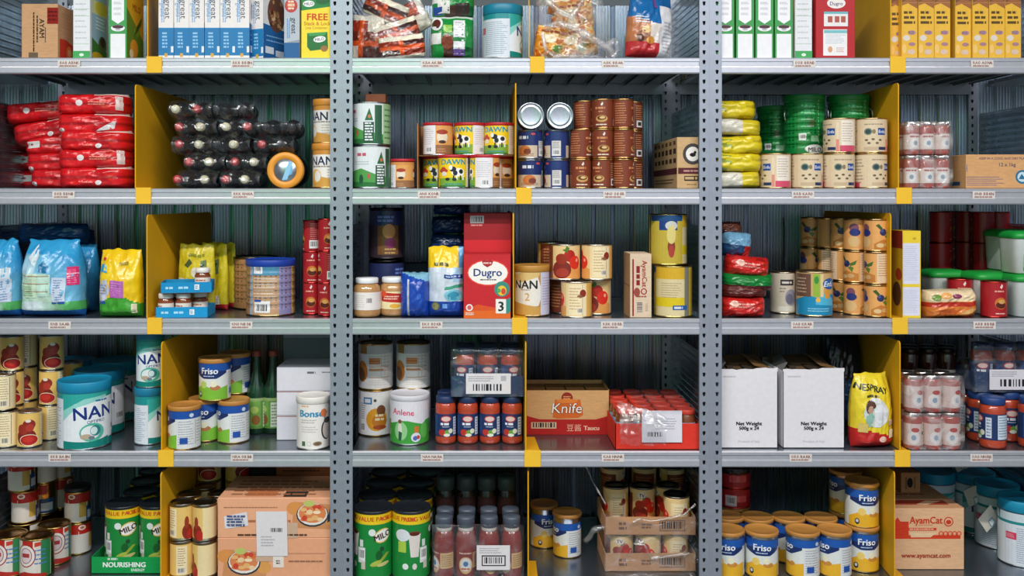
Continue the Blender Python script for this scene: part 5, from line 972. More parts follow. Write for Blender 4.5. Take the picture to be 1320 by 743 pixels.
def anl(a):
    R = 25; P = PI*R; a.rect(-P, 2, P, 58, 'DDDAE0'); a.rect(-P, 2, P, 31, '3F9A3A'); a.poly([(-28, 31), (-28, 26), (-4, 32), (20, 26), (28, 34), (28, 36), (-28, 36)], 'DDDAE0'); a.ell(-10, 18, 9, 12, '8FC48A'); a.ell(-11, 20, 3, 9, 'D8D4C8'); a.ell(-11, 30, 2.6, 2.6, '7A4A34'); a.poly([(-13, 6), (-9, 6), (-8, 16), (-13, 18)], '2F5A3A'); a.text('Anlene', -7, 42, 7.4, 'D0426A', -3, .03); a.ell(10, 42, 3, 5, 'DDDAE0'); a.ell(9, 42, 1.4, 4, 'D0426A') if 0 else None; a.rect(8, 16, 14, 24, 'C9702E'); a.ell(10, 10, 6.4, 6, 'D8D8E4'); a.ell(9, 9, 3, 3, '4A6AB0'); a.ell(13, 10, 2.4, 2.6, 'C04A4A'); a.ell(22, 18, 6, 10, '5FAE50')
an = tin('milk_powder_tin', 26, 64, lambda a: (a.at(0, 0, 1.04), anl(a), a.at(0, 0)), 'D4D2D8', 6, rim='C0C4C0'); put(an, 528, 3, 53, 'white and green tin with pink lettering in front of the gold tins', 'tin')
sp = [(11.4, 0), (13.6, 2), (14, 5.5), (13.6, 10), (13.6, 44), (13.8, 48), (12.8, 52.5), (11, 55)]
def bar(a): a.rect(-42, 10, 42, 38, '1C3260'); a.ell(0, 32, 7, 4.2, 'B8342C'); a.ell(0, 32, 5.8, 3, 'E0C0B8'); a.lines(-7, 24, 7, 27.5, 1, 'E4E4EA', .8, 2); a.lines(-5, 21.5, 5, 23, 1, 'B8C0D0', .6); a.ell(-5, 15, 5, 4, 'B8342A'); a.ell(2, 15, 4, 3.6, '6A9A3A'); a.ell(6, 17, 3, 3, 'D8D8C4'); a.ell(1, 12, 4, 2, 'E0E0CC'); a.rect(10, 12, 16, 34, 'C9D0DC'); a.lines(11, 13, 15.5, 33, 6, '6A7A9A', .4); a.rect(-18, 12, -12, 36, '2A4A84'); a.rect(22, 11, 40, 37, 'C9D4DE'); a.lines(23, 13, 38, 36, 8, '6A8AA8', .35)
sj3 = jar('pasta_sauce_jar', sp, ([(12.2, 54), (12.8, 54.8), (12.8, 62), (12, 63), (6, 63.4)], '22355C'), 13.95, lambda a: (a.at(0, 0, 1.06), bar(a), a.at(0, 0)), col='B4442A'); g = 'pasta sauce jars with dark blue lids, middle unit'
for j, u in enumerate((574.5, 603, 631.5, 660)): put(sj3, u, 3, 45, f'pasta sauce jar with dark blue lid, front row, {N_[j]} from left', 'jar', g, rz=(4, 0, -2, -12)[j])
for j, u in enumerate((576, 603.5, 631, 659)): put(sj3, u, 3, 74, f'pasta sauce jar with dark blue lid, second row, {N_[j]} from left', 'jar', g, rz=10*j)
tb1 = tray('sauce_tray', 96, 62, 27, .7, '1E3860', None, '1A2E50'); put(tb1, 628.5, 3, 62, 'dark blue cardboard tray resting on the pasta sauce jars', 'tray', z=63.8)
for j, u in enumerate((598, 628.5, 659)):
    put(sj3, u, 3, 47, f'pasta sauce jar in the dark blue tray, front row, {N_[j]} from left', 'jar', g, z=64.8, rz=20*j-20, X=13+(j-1)*30.5); put(sj3, u, 3, 76.5, f'pasta sauce jar in the dark blue tray, rear row, {N_[j]} from left', 'jar', g, z=64.8, X=13+(j-1)*30.5)
def wrapbox(w, d, z0, h, sd, top=True):
    def fw(s, v):
        q = s*4-1
        if q < 0: x, y = -w/2, -d/2+d*(-q)
        elif q > 2: x, y = w/2, -d/2+d*(q-2)
        else: x, y = -w/2+w*q/2, -d/2
        n = noise.noise((q*3, v*3, sd)); vv = min(1, v/.7); tt = max(0, (v-.7)/.3)
        if top and tt: y += (d*.98*tt if 0 <= q <= 2 else 0)*1; y = min(y, d/2)
        return (x+1.2*n, y+(1.2*n if 0 <= q <= 2 and not tt else 0), z0+vv*h+(1.5*n if tt else 0))
    return fw
o = root('shrink_wrap'); FD[o.name] = 33; film('clear_film', wrapbox(99, 66, 64, 65, 3), 40, 16, o); a = Art(); a.rect(-29, 0, 30, 27, 'DCD8DA'); a.bars(-23, 2, 46, 12, bg='DCD8DA', seed=8); a.lines(-26, 16, 8, 24, 3, '8A8890', .35); a.rect(17, 17, 24, 24, 'B0AEB4'); a.build('barcode_label', 'paper', o, lambda x, y, of: (x, -34.2-of, y+68)); put(o, 629, 3, 62, 'clear shrink wrap with white barcode label over the dark blue sauce tray', 'wrap')
def knife(a):
    a.rect(-54, 0, 54, 20, 'A8221E'); q = [(x, 20+9*((abs(x)/54)**2)-4) for x in range(-54, 55, 6)]
    a.poly([(-54, 18)]+q+[(54, 18)], 'A8221E'); a.poly([(-20, 23), (-17, 46), (0, 44), (16, 46), (20, 26), (14, 22), (-14, 21)], 'C9622A'); a.ell(-1, 48, 7.5, 7.5, '8E2A20'); a.lines(-6, 46, 4, 51, 2, 'D89A6A', .5); a.ell(-1, 44, 14, 3, 'D87A34')
    a.text('Knife', -1, 34.5, 13, '3A221C', 0, .06, 1.05, .12); a.text('Knife', -1.2, 34.8, 13, 'EDE2D8', 0, .015, 1.05, .12); a.bars(-48, 8, 33, 8.4, bg='C9A88A', seed=9); a.text('Taucu', 31, 8.8, 5.6, 'E0B8A0', 0, .05, 1.05); a.text('豆酱', 8, 8.8, 7, 'E0A890', 0, 0)
kb = tray('sauce_carton', 115, 76, 61, .8, 'C99B68', None, '8A6038'); a = Art(); a.at(0, 0, 1.055); knife(a); a.build('printed_front', 'card', kb, FACE['F'](115, 76, 61))
m = MB()
for x in (-27, 0, 27): m.box(x-.4, -35, 1, x+.4, 35, 52, '8A6038')
m.box(-53, -.4, 1, 53, .4, 52, '8A6038').build('carton_divider', 'card', kb); m = MB()
for x0, x1 in ((-56, -29), (-27, -1), (1, 27), (29, 56)): m.box(x0, -34, 55, x1, 35, 56, 'A87A4A')
m.build('inner_flap', 'card', kb); put(kb, 732, 3, 122, 'kraft and red carton with open top, right of the middle divider', 'carton')
def spr(a): a.rect(-40, 9, 40, 33, 'D8C23A'); a.rect(-40, 9, 40, 16, 'E0B42A'); a.poly([(-40, 16), (0, 18), (40, 15), (40, 22), (-40, 24)], '4F8A3A'); a.rect(-40, 25, 40, 33, '9AC0DC'); a.ell(-4, 22, 8, 4, 'DDE4E8'); a.rect(10, 10, 20, 32, '6A3A24')
sj4 = jar('sauce_jar', [(10.5, 0), (12.4, 2), (12.6, 38), (11.4, 42), (10.6, 43.5)], ([(11.4, 43), (12, 43.8), (12, 48.4), (11.2, 49.4), (9.4, 49.5), (8.6, 48.6)], 'D0402E', 'plastic'), 12.75, spr, col='7A4026'); g = 'jars with red lids in the red tray'
rtray = tray('sauce_tray', 110, 150, 34, .8, 'D8382A', None, 'B89468'); put(rtray, 848, 3, 82, 'red cardboard tray of red lidded jars at right end of the middle fourth shelf', 'tray', rz=0)
for i in range(4):
    for j in range(5):
        if i == 3 and j == 0 and False: continue
        put(sj4, 0, 3, 22+j*28, f'red lidded jar in the red tray, {N_[j]} row from front, {N_[i]} from left', 'jar', g, z=1, rz=(i*37+j*23) % 60-30, X=233+(i-1.5)*26.4)
o = root('torn_shrink_wrap')
def ft_(s, t):
    x = -52+s*60; n = noise.noise((s*4, t*4, 3)); n2 = noise.noise((s*9, t*8, 7)); return (x+n*5, -9-6*math.sin(t*PI)-n2*5-14*t*(1-t), 8+t*58*(1-.35*s)+n*5)
film('clear_film', ft_, 22, 22, o).data.materials[0] = M['milky']
film('clear_film', lambda s, t: (-20+s*70+3*noise.noise((s*5, t*5, 1)), -6+t*130, 51.5+2.4*noise.noise((s*6, t*9, 4))), 20, 24, o)
a = Art(); a.rect(-26, 0, 26, 41, 'DCD8E0'); a.bars(-20, 6, 22, 8, seed=11, bg='DCD8E0'); a.lines(-8, 16, 20, 32, 5, 'A8A4B0', .35); a.build('paper_notice', 'paper', o, lambda x, y, of: (x+5, -2-of+y*.02, y+10)); put(o, 848, 3, 7, 'torn clear wrap with white paper notice over the red jar tray', 'wrap')
# --- right unit
def nwt(a): a.text('Net Weight', 0, 32, 4.6, '303036', 0, .09, 1.06); a.text('500g x 24', 0, 26, 4.4, '303036', 0, .09, 1.04); a.text('Product of Italy', 0, 9, 3.2, 'C0BEC4'); a.lines(-34, 92, -16, 95, 1, 'BDBBC2', .5)
def wbox(name, w, hh):
    o = root(name); d = 90; b = MB(); c = 'E0DCE0'
    xs = [-w/2+w*i/14 for i in range(15)]; tops = [hh+1.6*noise.noise((i*.6, w, 2))+(1.5 if i > 8 else 0) for i in range(15)]
    P = []; 
    for y in (-d/2, -d/2+.8): P += [(x, y, 0) for x in xs]+[(x, y, t) for x, t in zip(xs, tops)]
    F = []
    for i in range(14): F += [(i, i+1, 16+i, 15+i), (31+i, 30+i, 45+i, 46+i), (15+i, 16+i, 46+i, 45+i)]
    b.add(P, F, c); b.box(-w/2, -d/2, 0, -w/2+.8, d/2, hh-3, c).box(w/2-.8, -d/2, 0, w/2, d/2, hh-3, c).box(-w/2, d/2-.8, 0, w/2, d/2, hh, '8A7A6A').box(-w/2, -d/2, 0, w/2, d/2, .8, c); b.build('carton_body', 'paper', o)
    FD[o.name] = d/2; a = Art(); nwt(a); a.build('printed_front', 'paper', o, FACE['F'](w, d, hh))
    f = MB(); f.add([(-w/2+2, -34, hh-8), (w/2-2, -34, hh-8), (w/2-4, 40, hh+6), (-w/2+4, 40, hh+3)], [(0, 1, 2, 3)], '5A4630'); f.add([(-w/2, -40, hh-4), (-w/2, 40, hh-4), (-w/2+20, 30, hh+8), (-w/2+14, -20, hh+4)], [(0, 1, 2, 3)], '6A6A68'); f.add([(w/2, -40, hh-4), (w/2-26, -30, hh+2), (w/2-26, 40, hh+8), (w/2, 40, hh-2)], [(0, 1, 2, 3)], '7A5A38')
    for k in range(6): f.box(-w/2+6+k*(w-14)/6, -30+k % 3*12, hh-12, -w/2+6+(k+.8)*(w-14)/6, 30, hh-5+k % 2*4, '3A3026')
    f.build('open_flap', 'card', o); return o
w1 = wbox('open_carton', 75, 103); w2 = wbox('open_carton', 80, 103); put(w1, 965.5, 3, 60, 'open white carton reading Net Weight, left of two by the right posts', 'carton', 'open white cartons'); put(w2, 1049, 3, 60, 'open white carton reading Net Weight, right of two beside the yellow pouch', 'carton', 'open white cartons')
def nes(a, b):
    if b < .22-.12*a: return lin('B8221E')
    return lin('E4CC30') if a < .32 else lin('CDB22A')
def nesa(a): a.text('NESPRAY', -5, 78, 8, '22301C', -9, .05); a.ell(-2, 47, 17, 19, 'D4D8D4'); a.ell(-10, 54, 7, 9, '5A3A2E'); a.ell(-10, 50, 4.5, 5.5, 'C49A7E'); a.ell(-11, 38, 6, 9, '8FB8A8'); a.ell(3, 46, 8, 13, 'E4E6EA'); a.lines(-14, 66, 4, 70, 1, '4A4A1E', .7); a.rect(-24, 22, -14, 34, 'D8BE6A'); a.rect(16, 30, 27, 38, 'D9B8B4'); a.ell(6, 13, 5, 4, 'E8C0B0'); a.rect(15, 14, 26, 24, 'E8E0C8')
nsp = bag('milk_powder_pouch', 56, 96, 40, nes, nesa, 'pouch', 91, 1.2, taper=.22); put(nsp, 1121, 3, 28, 'yellow and red milk powder pouch left of the right divider', 'pouch', rz=10)
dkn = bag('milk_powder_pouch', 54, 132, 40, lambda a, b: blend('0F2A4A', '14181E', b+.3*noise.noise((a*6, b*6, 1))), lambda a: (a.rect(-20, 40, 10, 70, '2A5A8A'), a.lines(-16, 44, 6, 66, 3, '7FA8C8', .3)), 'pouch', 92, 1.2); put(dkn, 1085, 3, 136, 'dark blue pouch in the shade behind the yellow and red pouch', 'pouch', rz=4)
def pnk(a):
    R = 12; P = PI*R; a.rect(-P, 6, P, 34, 'D8B8B0'); a.rect(-9, 6, 9, 34, 'DDC4BE'); a.ell(0, 16, 8, 8.4, 'EAE0DC'); a.ell(0, 16, 3, 3.6, '8FA4B8'); a.ell(2, 26, 5, 3, 'B83A30'); a.rect(12, 6, 30, 36, 'E4CF9E'); a.lines(13, 9, 29, 34, 6, '8A6A4A', .3); a.rect(11, 20, 14, 24, '2E2A26')
pk2 = multipack('jar_multipack', 3, 2, 12, 47.6, 2, 'A84438', pnk, 'D6CCC8'); put(pk2, 1195, 3, 28, 'shrink wrapped red sauce jars in two tiers on the fourth shelf', 'multipack')
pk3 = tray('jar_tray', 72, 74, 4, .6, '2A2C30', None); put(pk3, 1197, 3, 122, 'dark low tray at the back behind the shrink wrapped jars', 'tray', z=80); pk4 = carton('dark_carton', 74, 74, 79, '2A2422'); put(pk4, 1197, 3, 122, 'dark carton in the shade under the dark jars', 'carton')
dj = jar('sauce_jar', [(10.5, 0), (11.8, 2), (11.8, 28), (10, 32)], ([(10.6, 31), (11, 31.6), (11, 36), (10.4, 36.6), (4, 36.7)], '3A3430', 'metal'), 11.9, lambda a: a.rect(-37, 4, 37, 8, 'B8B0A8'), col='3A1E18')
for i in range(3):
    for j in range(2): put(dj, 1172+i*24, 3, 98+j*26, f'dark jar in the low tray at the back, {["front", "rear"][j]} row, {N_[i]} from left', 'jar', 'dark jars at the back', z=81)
g = 'pasta sauce jars with blue lids, right unit'
sj5 = jar('pasta_sauce_jar', [(r*1.17, z*1.04) for r, z in sp], ([(14.2, 56.5), (15, 57.4), (15, 65), (14, 66.2), (7, 66.6)], '22407A'), 16.35, lambda a: (a.at(0, 0, 1.2), bar(a), a.at(0, 0)), col='B4442A')
for u, y, rz, l in ((1279.5, 22, -100, 'foremost, text side out'), (1299, 58, -10, 'second from the front'), (1330, 24, 10, 'cut by the frame edge'), (1263, 58, -95, 'half hidden left of the foremost'), (1246, 96, -100, 'first behind the pink multipack'), (1279, 94, 0, 'behind the foremost'), (1315, 92, 0, 'rear right')):
    put(sj5, u, 3, y, f'pasta sauce jar with blue lid on the right unit, {l}', 'jar', g, rz=rz)
put(tb1, 1303, 3, 74, 'dark blue sauce tray resting on the right unit pasta sauce jars', 'tray', z=67)
for j in range(3): put(sj3, 0, 3, 60, f'pasta sauce jar in the right unit dark blue tray, {N_[j]} from left', 'jar', g, z=68, rz=20*j-20, X=711.6+(j-1)*30.5)
o = root('shrink_wrap'); FD[o.name] = 33; film('clear_film', wrapbox(98, 66, 67.5, 65, 5), 40, 16, o); a = Art(); a.rect(-29, 0, 30, 27, 'D8D4DA'); a.bars(-18, 2, 46, 13, bg='D8D4DA', seed=12); a.lines(-26, 17, 8, 25, 3, '8A8890', .35); a.build('barcode_label', 'paper', o, lambda x, y, of: (x, -34.2-of, y+71)); put(o, 1303, 3, 74, 'clear shrink wrap with white barcode label over the right unit sauce tray', 'wrap')
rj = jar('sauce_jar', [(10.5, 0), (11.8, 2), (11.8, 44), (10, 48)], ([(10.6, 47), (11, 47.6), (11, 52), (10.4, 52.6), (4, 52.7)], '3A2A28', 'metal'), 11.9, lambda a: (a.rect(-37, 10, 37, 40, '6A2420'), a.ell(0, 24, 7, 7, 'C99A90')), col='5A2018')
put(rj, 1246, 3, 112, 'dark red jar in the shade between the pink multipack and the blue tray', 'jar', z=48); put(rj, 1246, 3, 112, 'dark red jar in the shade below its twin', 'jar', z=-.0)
# ================================================================ BOTTOM SHELF
# --- left unit
def gwr(a):
    R = 17; P = PI*R; a.rect(-18, 2, 22, 41, 'DCD4CC'); a.rect(-P, 28, 30, 41, 'B8261E'); a.rect(10, 8, 20, 28, 'C9A24A'); a.ell(0, 37, 5, 3.4, 'E8D8CC'); a.ell(0, 37, 3, 2, 'B06A4A'); a.rect(-5, 28, -4, 32, 'E0C0B0'); a.rect(20, 2, 40, 22, '1F4A80'); a.rect(22, 5, 38, 16, 'C4CAD4')
    a.rect(-P, 2, -40, 41, 'DCD4CC'); a.ell(-46, 20, 9, 11, 'E6E0DA')
def gwr2(a):
    R = 20; P = PI*R; a.rect(-30, 2, 27, 52, 'D8D0C4'); a.rect(-10, 2, 6, 52, 'DDD6CC'); a.rect(-14, 40, 2, 52, 'B8261E'); a.ell(-8, 32, 14, 16, 'A82A22'); a.ell(-8, 32, 12.4, 14.4, 'E4DCD4'); a.ell(-8, 32, 9, 11, '8A4A5A'); a.ell(-8, 32, 8, 10, 'DCC8C8'); a.lines(-14, 29, -2, 36, 1, 'A83A3A', .8); a.poly([(4, 44), (30, 48), (30, 52), (4, 50)], 'C83A28'); a.rect(12, 2, 26, 52, '2F7A4A'); a.lines(4, 18, 22, 42, 4, '4A7AB8', .3); a.poly([(-30, 2), (20, 2), (20, 6), (-10, 10)], 'B0281E')
ga = tin('stew_tin', 17, 43, gwr, None, rim='C9A45E', body='B8924E'); gbg = tin('stew_tin', 21, 51, lambda a: (a.at(0, 0, .94), gwr2(a), a.at(0, 0)), None, rim='C9A45E', body='B8924E', top='A87A3E'); g = 'gold red and white tins at the bottom left'
for u, y, z, rz, l in ((48, 30, 0, 6, 'large, front row, second from left'), (13, 34, 0, 4, 'large, front row at left edge')): put(gbg, u, 4, y, f'gold rimmed white tin with round red emblem, {l}', 'tin', g, z=z, rz=rz)
put(gbg, 70, 4, 73, 'gold rimmed tin half hidden behind the second front one', 'tin', g, rz=50)
for u, y, z, rz, l in ((32, 84, 51.5, 10, 'stacked lower behind the front ones'), (28, 84, 94.6, -6, 'stacked upper behind the front ones'), (56, 120, 51.5, -60, 'second column lower'), (56, 120, 94.6, 60, 'second column upper'), (101, 108, 0, 40, 'lowest in the right column'), (100, 108, 43.4, -4, 'upper in the right column'), (78, 158, 90, 8, 'far back topmost'), (78, 158, 46.8, 70, 'far back under the topmost')): put(ga, u, 4, y, f'gold tin with red band, {l}', 'tin', g, z=z, rz=rz)
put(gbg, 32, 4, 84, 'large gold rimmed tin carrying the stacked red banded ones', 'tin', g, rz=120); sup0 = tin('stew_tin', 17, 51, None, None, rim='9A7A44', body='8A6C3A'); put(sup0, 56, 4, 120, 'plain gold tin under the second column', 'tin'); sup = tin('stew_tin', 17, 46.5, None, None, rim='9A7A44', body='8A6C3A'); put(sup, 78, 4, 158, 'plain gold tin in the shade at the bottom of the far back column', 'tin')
cap = MB().lathe([(17.6, 0), (18.2, .6), (18.2, 4), (17, 5.4), (.3, 5.6)], '1A1C20', 28); co = root('tin_lid'); cap.build('plastic_lid', 'plastic', co); put(co, 100, 4, 108, 'black plastic lid lying on the red banded gold tin', 'lid', z=87)
def milo(a):
    R = 25; P = PI*R; a.rect(-P, 2, P, 86, '1A8438'); a.rect(-P, 72, P, 86, 'E8C41E'); 
    for x in (-60, -10, 44): a.text('1.5KG VALUE PACK', x+2, 79, 5.4, 'C8421E', 0, .05, 1)
    a.ell(15, 57, 12, 9, 'D8B84A', rot=20); a.ell(15, 57, 11, 7.6, 'ECE8E4', rot=20); a.text('MILO', 15, 57, 7.4, '3E221C', 16, .06, 1); a.ell(1, 62, 4.6, 4.6, 'D8E0DC'); a.ell(10, 32, 4.6, 6, '145A26'); a.poly([(2, 18), (20, 34), (26, 34), (8, 18)], '8FA83A'); a.ell(6, 22, 8, 3, 'A8B84A', rot=20); a.ell(16, 20, 9, 2.4, 'C9C07A', rot=10); a.ell(14, 40, 3, 3, '20482A')
    a.rect(-19, 22, -8, 42, 'D8DCDA'); a.bars(-18, 26, 9, 14); a.rect(-16, 43, -11, 52, 'D8DCDA'); a.rect(-14, 14, -8, 24, 'C9BEB4'); a.ell(-26, 60, 8, 3.6, '7A3A26'); a.poly([(-34, 60), (-18, 60), (-21, 30), (-31, 30)], 'DCD2CC'); a.ell(-26, 60, 6.6, 2.4, '5A2818'); a.rect(-48, 36, -37, 50, 'A8C84A'); a.ell(-42, 58, 10, 8, 'D8DCE0'); a.ell(-38, 18, 4, 4, 'DDE4E0'); a.ell(-26, 18, 3, 4, 'D8D0C8'); a.rect(34, 20, 46, 60, 'D8DCDA'); a.lines(35, 22, 45, 58, 10, '6A8A70', .35)
ml = tin('malt_drink_tin', 25, 88, milo, '20242A', 3, rim='8A9A90', body='2F7A44', lid_fin='film')
ml2 = tin('malt_drink_tin', 23, 84, lambda a: (a.at(0, 0, .965), milo(a), a.at(0, 0)), '1C2026', 3, rim='8A9A90', body='2F7A44', lid_fin='film')
def nour(a): a.text('NOURISHING', -7, 12, 6.4, 'E8EEE8', 0, .06, 1.02); a.lines(-29, 18, -11, 21, 1, 'C4DCC8', .9, 2); a.text('ENERGY', 11, 5, 3.4, 'D8E8DC', 0, .05)
gt_ = tray('drink_tray', 102, 56, 22, .8, '14964A', nour, 'B8996A'); put(gt_, 167, 4, 55, 'green cardboard tray lettered NOURISHING at the bottom left', 'tray')
g = 'green malt drink tins in the green tray'
put(ml2, 165, 4, 55, 'green malt drink tin with black lid, left one in the green tray', 'tin', g, z=1, rz=0, X=-477.5); put(ml2, 213, 4, 55, 'green malt drink tin in the tray, half hidden by the yellow divider', 'tin', g, z=1, rz=-10, X=-431)
for u, y, l in ((182, 108, 'second file left'), (190, 158, 'third file, only the lid showing'), (228, 162, 'third file beside the divider, only lid showing'), (221, 110, 'second file beside the divider'), (200, 208, 'rearmost file in the shade')): put(ml2, u, 4, y, f'green malt drink tin behind the tray, {l}', 'tin', 'green malt drink tins behind the tray', z=.2, rz=20)
# tomato tins and jars beside the peach carton
def tmj(a): a.rect(-56, 4, 56, 44, 'E4BE6E'); a.rect(-22, 5, -8, 42, 'EEDDB4'); a.lines(-20, 16, -10, 40, 8, 'A88A62', .35); a.bars(-20, 7, 9, 7, bg='D8CFC4', seed=13); a.ell(6, 12, 7, 10, '8A2A1C'); a.ell(10, 8, 5, 7, 'B42A1E'); a.ell(5, 24, 3, 8, '9A3A20'); a.rect(14, 4, 40, 44, 'EBD5A2')
tj = tin('tomato_tin', 15.5, 48, tmj, None, rim='8E887C', body='A89A80'); g = 'cream tomato tins beside the peach carton'
for u, y, z, rz, l in ((235, 26, 26, 20, 'front left, second level'), (264, 24, 26, -45, 'front right, second level'), (236, 26, -0, 0, 'front left, lowest level'), (266, 24, 0, 40, 'front right, lowest level')):
    put(tj, u, 4, y, f'cream tomato tin beside the peach carton, {l}', 'tin', g, z=z if z != 26 else 48.6, rz=rz) if z == 26 else None
tjs = tin('tomato_tin', 15.5, 48, tmj, None, rim='8E887C', body='A89A80')
put(tjs, 235, 4, 26, 'cream tomato tin at the bottom left below the front pair, left', 'tin', g, rz=70); put(tjs, 264, 4, 24, 'cream tomato tin at the bottom below the front pair, right', 'tin', g, rz=-70)
for k, (u, y) in enumerate(((244, 60), (264, 92), (283, 62))):
    for z, n in ((0, 'lower'), (48.3, 'upper')): put(tj, u, 4, y, f'cream tomato tin in the second file, {N_[k]} from the yellow divider, {n}', 'tin', g, z=z, rz=u)
def tms(a): a.at(0, 0, 1.05); tmo(a); a.at(0, 0); a.ell(0, 36, 4, 3, 'E8DCD0')
tmx = tin('tomato_tin', 16, 47, tms, None, rim='4A4640', body='8A7A60'); tmx2 = tmx
for k, z in enumerate((.3, 47.6, 94.9)): put(tmx, 270, 4, 126, f'tomato sauce tin stacked behind the peach carton, {["lowest", "middle", "topmost"][k]}', 'tin', g, z=z, rz=4)
for k, z in enumerate((.3, 47.6, 94.9)): put(tmx, 306, 4, 126, f'tomato sauce tin in the shade left of the brown carton, {["lowest", "middle", "topmost"][k]}', 'tin', g, z=z, rz=60)
def bowl(a, x, y, s):
    a.at(x, y, s); a.poly([(-24, -16), (28, -18), (34, 12), (-20, 16)], 'C98A5A'); a.ell(-20, 8, 10, 8, 'D8904A'); a.ell(26, -6, 9, 7, 'D89A52'); a.ell(2, 0, 20, 15, '2E3440'); a.ell(2, 1, 18.6, 13.8, 'E4DCD4'); a.ell(2, 2, 17, 12, 'D8824E'); r = random.Random(3)
    for i in range(16): a.ell(2+r.uniform(-12, 12), 2+r.uniform(-8, 8), r.uniform(3, 5), r.uniform(2, 3.4), r.choice(['E9C89A', 'D86A3A', 'F0DAB8', 'C8442E', 'E4B070']), 9)
    a.ell(-2, 14, 7, 4, 'B8C06A'); a.at(0, 0)
def peach1(a): a.lines(-66, 38, 8, 41, 1, 'A8744E', .5); bowl(a, 47, 30, 1.05); a.poly([(68, 20), (72, 22), (72, 40)], '2E3440'); a.rect(16, 0, 30, 20, 'C8A88E'); a.lines(-34, 20, 24, 24, 1, 'B06A4A', .7); a.lines(-48, 2, 50, 6, 1, '5A3A2A', .6, 5); a.poly([(-64, 12), (-34, 16), (-36, 34), (-66, 28)], 'DCD8DC'); a.lines(-62, 15, -38, 30, 4, '4A5A8A', .7, 4); a.lines(-60, 14, -38, 28, 6, '5A5A60', .3, 7)
def peach2(a): bowl(a, -42, 22, 1.08); a.rect(-24, 24, 0, 36, 'C8A88E'); a.rect(-2, 16, 12, 40, 'E6DAD0'); a.lines(2, 20, 8, 26, 2, '4A4A48', .6); a.lines(18, 22, 66, 26, 1, '9A6A50', .5, 5); a.rect(16, 34, 66, 34.7, 'C08A6A')
pc1 = carton('peach_carton', 148, 96, 52, 'E6A882', F=peach1, fin='paper', T=lambda a: (a.rect(-40, -40, 0, -10, 'C9784A'), a.rect(10, -44, 40, -20, '3A3430'), a.lines(-60, -40, 66, 30, 5, 'A86A48', .4))); pc2 = carton('peach_carton', 148, 96, 54, 'E2A27C', F=peach2, fin='paper')
put(pc1, 354, 4, 56, 'peach coloured carton with bowl picture, upper of two by the left posts', 'carton', 'peach cartons', z=54.2); put(pc2, 354, 4, 56, 'peach coloured carton with bowl picture, lower of two by the left posts', 'carton', 'peach cartons')
o = root('paper_notice'); a = Art(); a.rect(-20, 0, 20, 58, 'DDD8DA'); a.lines(-8, 32, 12, 42, 1, '4A4A4E', 0.01); a.bars(-3, 30, 18, 7, bg='DDD8DA', seed=14); a.lines(-14, 12, 4, 27, 4, 'B0ACB0', .4); a.lines(8, 41, 16, 43, 1, '8A888C', .5); a.build('notice_sheet', 'paper', o, lambda x, y, of: (x*1-.02*y, -.15-of-.15*math.sin(y*.1), y)); put(o, 351, 4, 7, 'white paper notice with barcode stuck on the peach cartons', 'notice', z=31)
cbk = carton('cardboard_carton', 90, 70, 146, '9A5A38', F=lambda a: (a.lines(-36, 114, -16, 120, 1, '4A2A20', .8), a.lines(-36, 108, 20, 112, 1, '5A3424', .5), a.lines(-34, 122, 10, 138, 3, '6A4030', .4), a.rect(-40, 100, 36, 101, '6A4030'))); put(cbk, 397, 4, 150, 'brown cardboard carton standing behind the peach cartons', 'carton')
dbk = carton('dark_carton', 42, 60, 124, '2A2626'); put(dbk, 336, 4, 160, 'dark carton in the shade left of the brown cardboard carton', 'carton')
# --- middle unit
g = 'green malt drink tins with black lids, middle unit'
for u, y, rz, l in ((481.5, 30, 0, 'front row, left'), (530, 30, 74, 'front row, right'), (487, 82, 20, 'second row, left'), (534, 82, 40, 'second row, right'), (495, 134, 10, 'third row, left'), (537, 134, 60, 'third row, right'), (501, 188, 0, 'rear row, left'), (550, 188, 20, 'rear row, right')):
    put(ml, u, 4, y, f'green malt drink tin with yellow band, {l}', 'tin', g, rz=rz)
sb = [(11.6, 0), (13.3, 2), (13.6, 4), (13.6, 46), (12.6, 54), (10, 60), (9.6, 60.4, 'E0D2C8'), (10.2, 61, 'E0D2C8'), (10.2, 66, 'E0D2C8'), (9.4, 66.5, 'D8C8BC')]
def sau(a): a.rect(-20, 10, 40, 30, '9A3A30') if 0 else None; a.rect(10, 14, 30, 34, 'D8B074'); a.lines(12, 16, 28, 32, 6, '8A5A3A', .35); a.lines(-9, 32, 9, 35, 1, 'E0B8A8', .6); a.ell(0, 18, 9.4, 11, 'DDB27A'); a.ell(0, 19, 7.6, 8.6, 'E4E0DC'); a.ell(0, 20, 3.4, 3.4, '4A7AA8'); a.lines(-6, 12, 6, 15, 1, 'C86A3A', .7); a.ell(-32, 20, 6, 10, 'D8A07A')
sbj = jar('sauce_bottle', sb, ([(10.4, 65.4), (11.4, 66), (11.6, 76.5), (10.8, 79), (4, 79.6)], '4A5260'), 13.7, sau, col='8A2A24', bodyname='glass_bottle', capname='screw_cap'); g = 'red sauce bottles with grey caps'
for j, u in enumerate((572.5, 600.5, 630.5, 659.5)): put(sbj, u, 4, 22, f'red sauce bottle with grey cap, front row, {N_[j]} from left', 'bottle', g, rz=(-62, 0, 10, -44)[j])
for j, u in enumerate((574, 602, 630, 658)): put(sbj, u, 4, 52, f'red sauce bottle with grey cap, second row, {N_[j]} from left', 'bottle', g, rz=20*j)
db_ = jar('dark_jar', [(11, 0), (13, 2), (13, 84), (11, 92), (10.5, 94)], ([(12, 92), (12.8, 93), (13, 106), (12, 110), (5, 111)], '3E4A48'), 13.1, lambda a: a.rect(-41, 60, 41, 84, '4A2A26'), col='241A1A', bodyname='glass_bottle', capname='screw_cap')
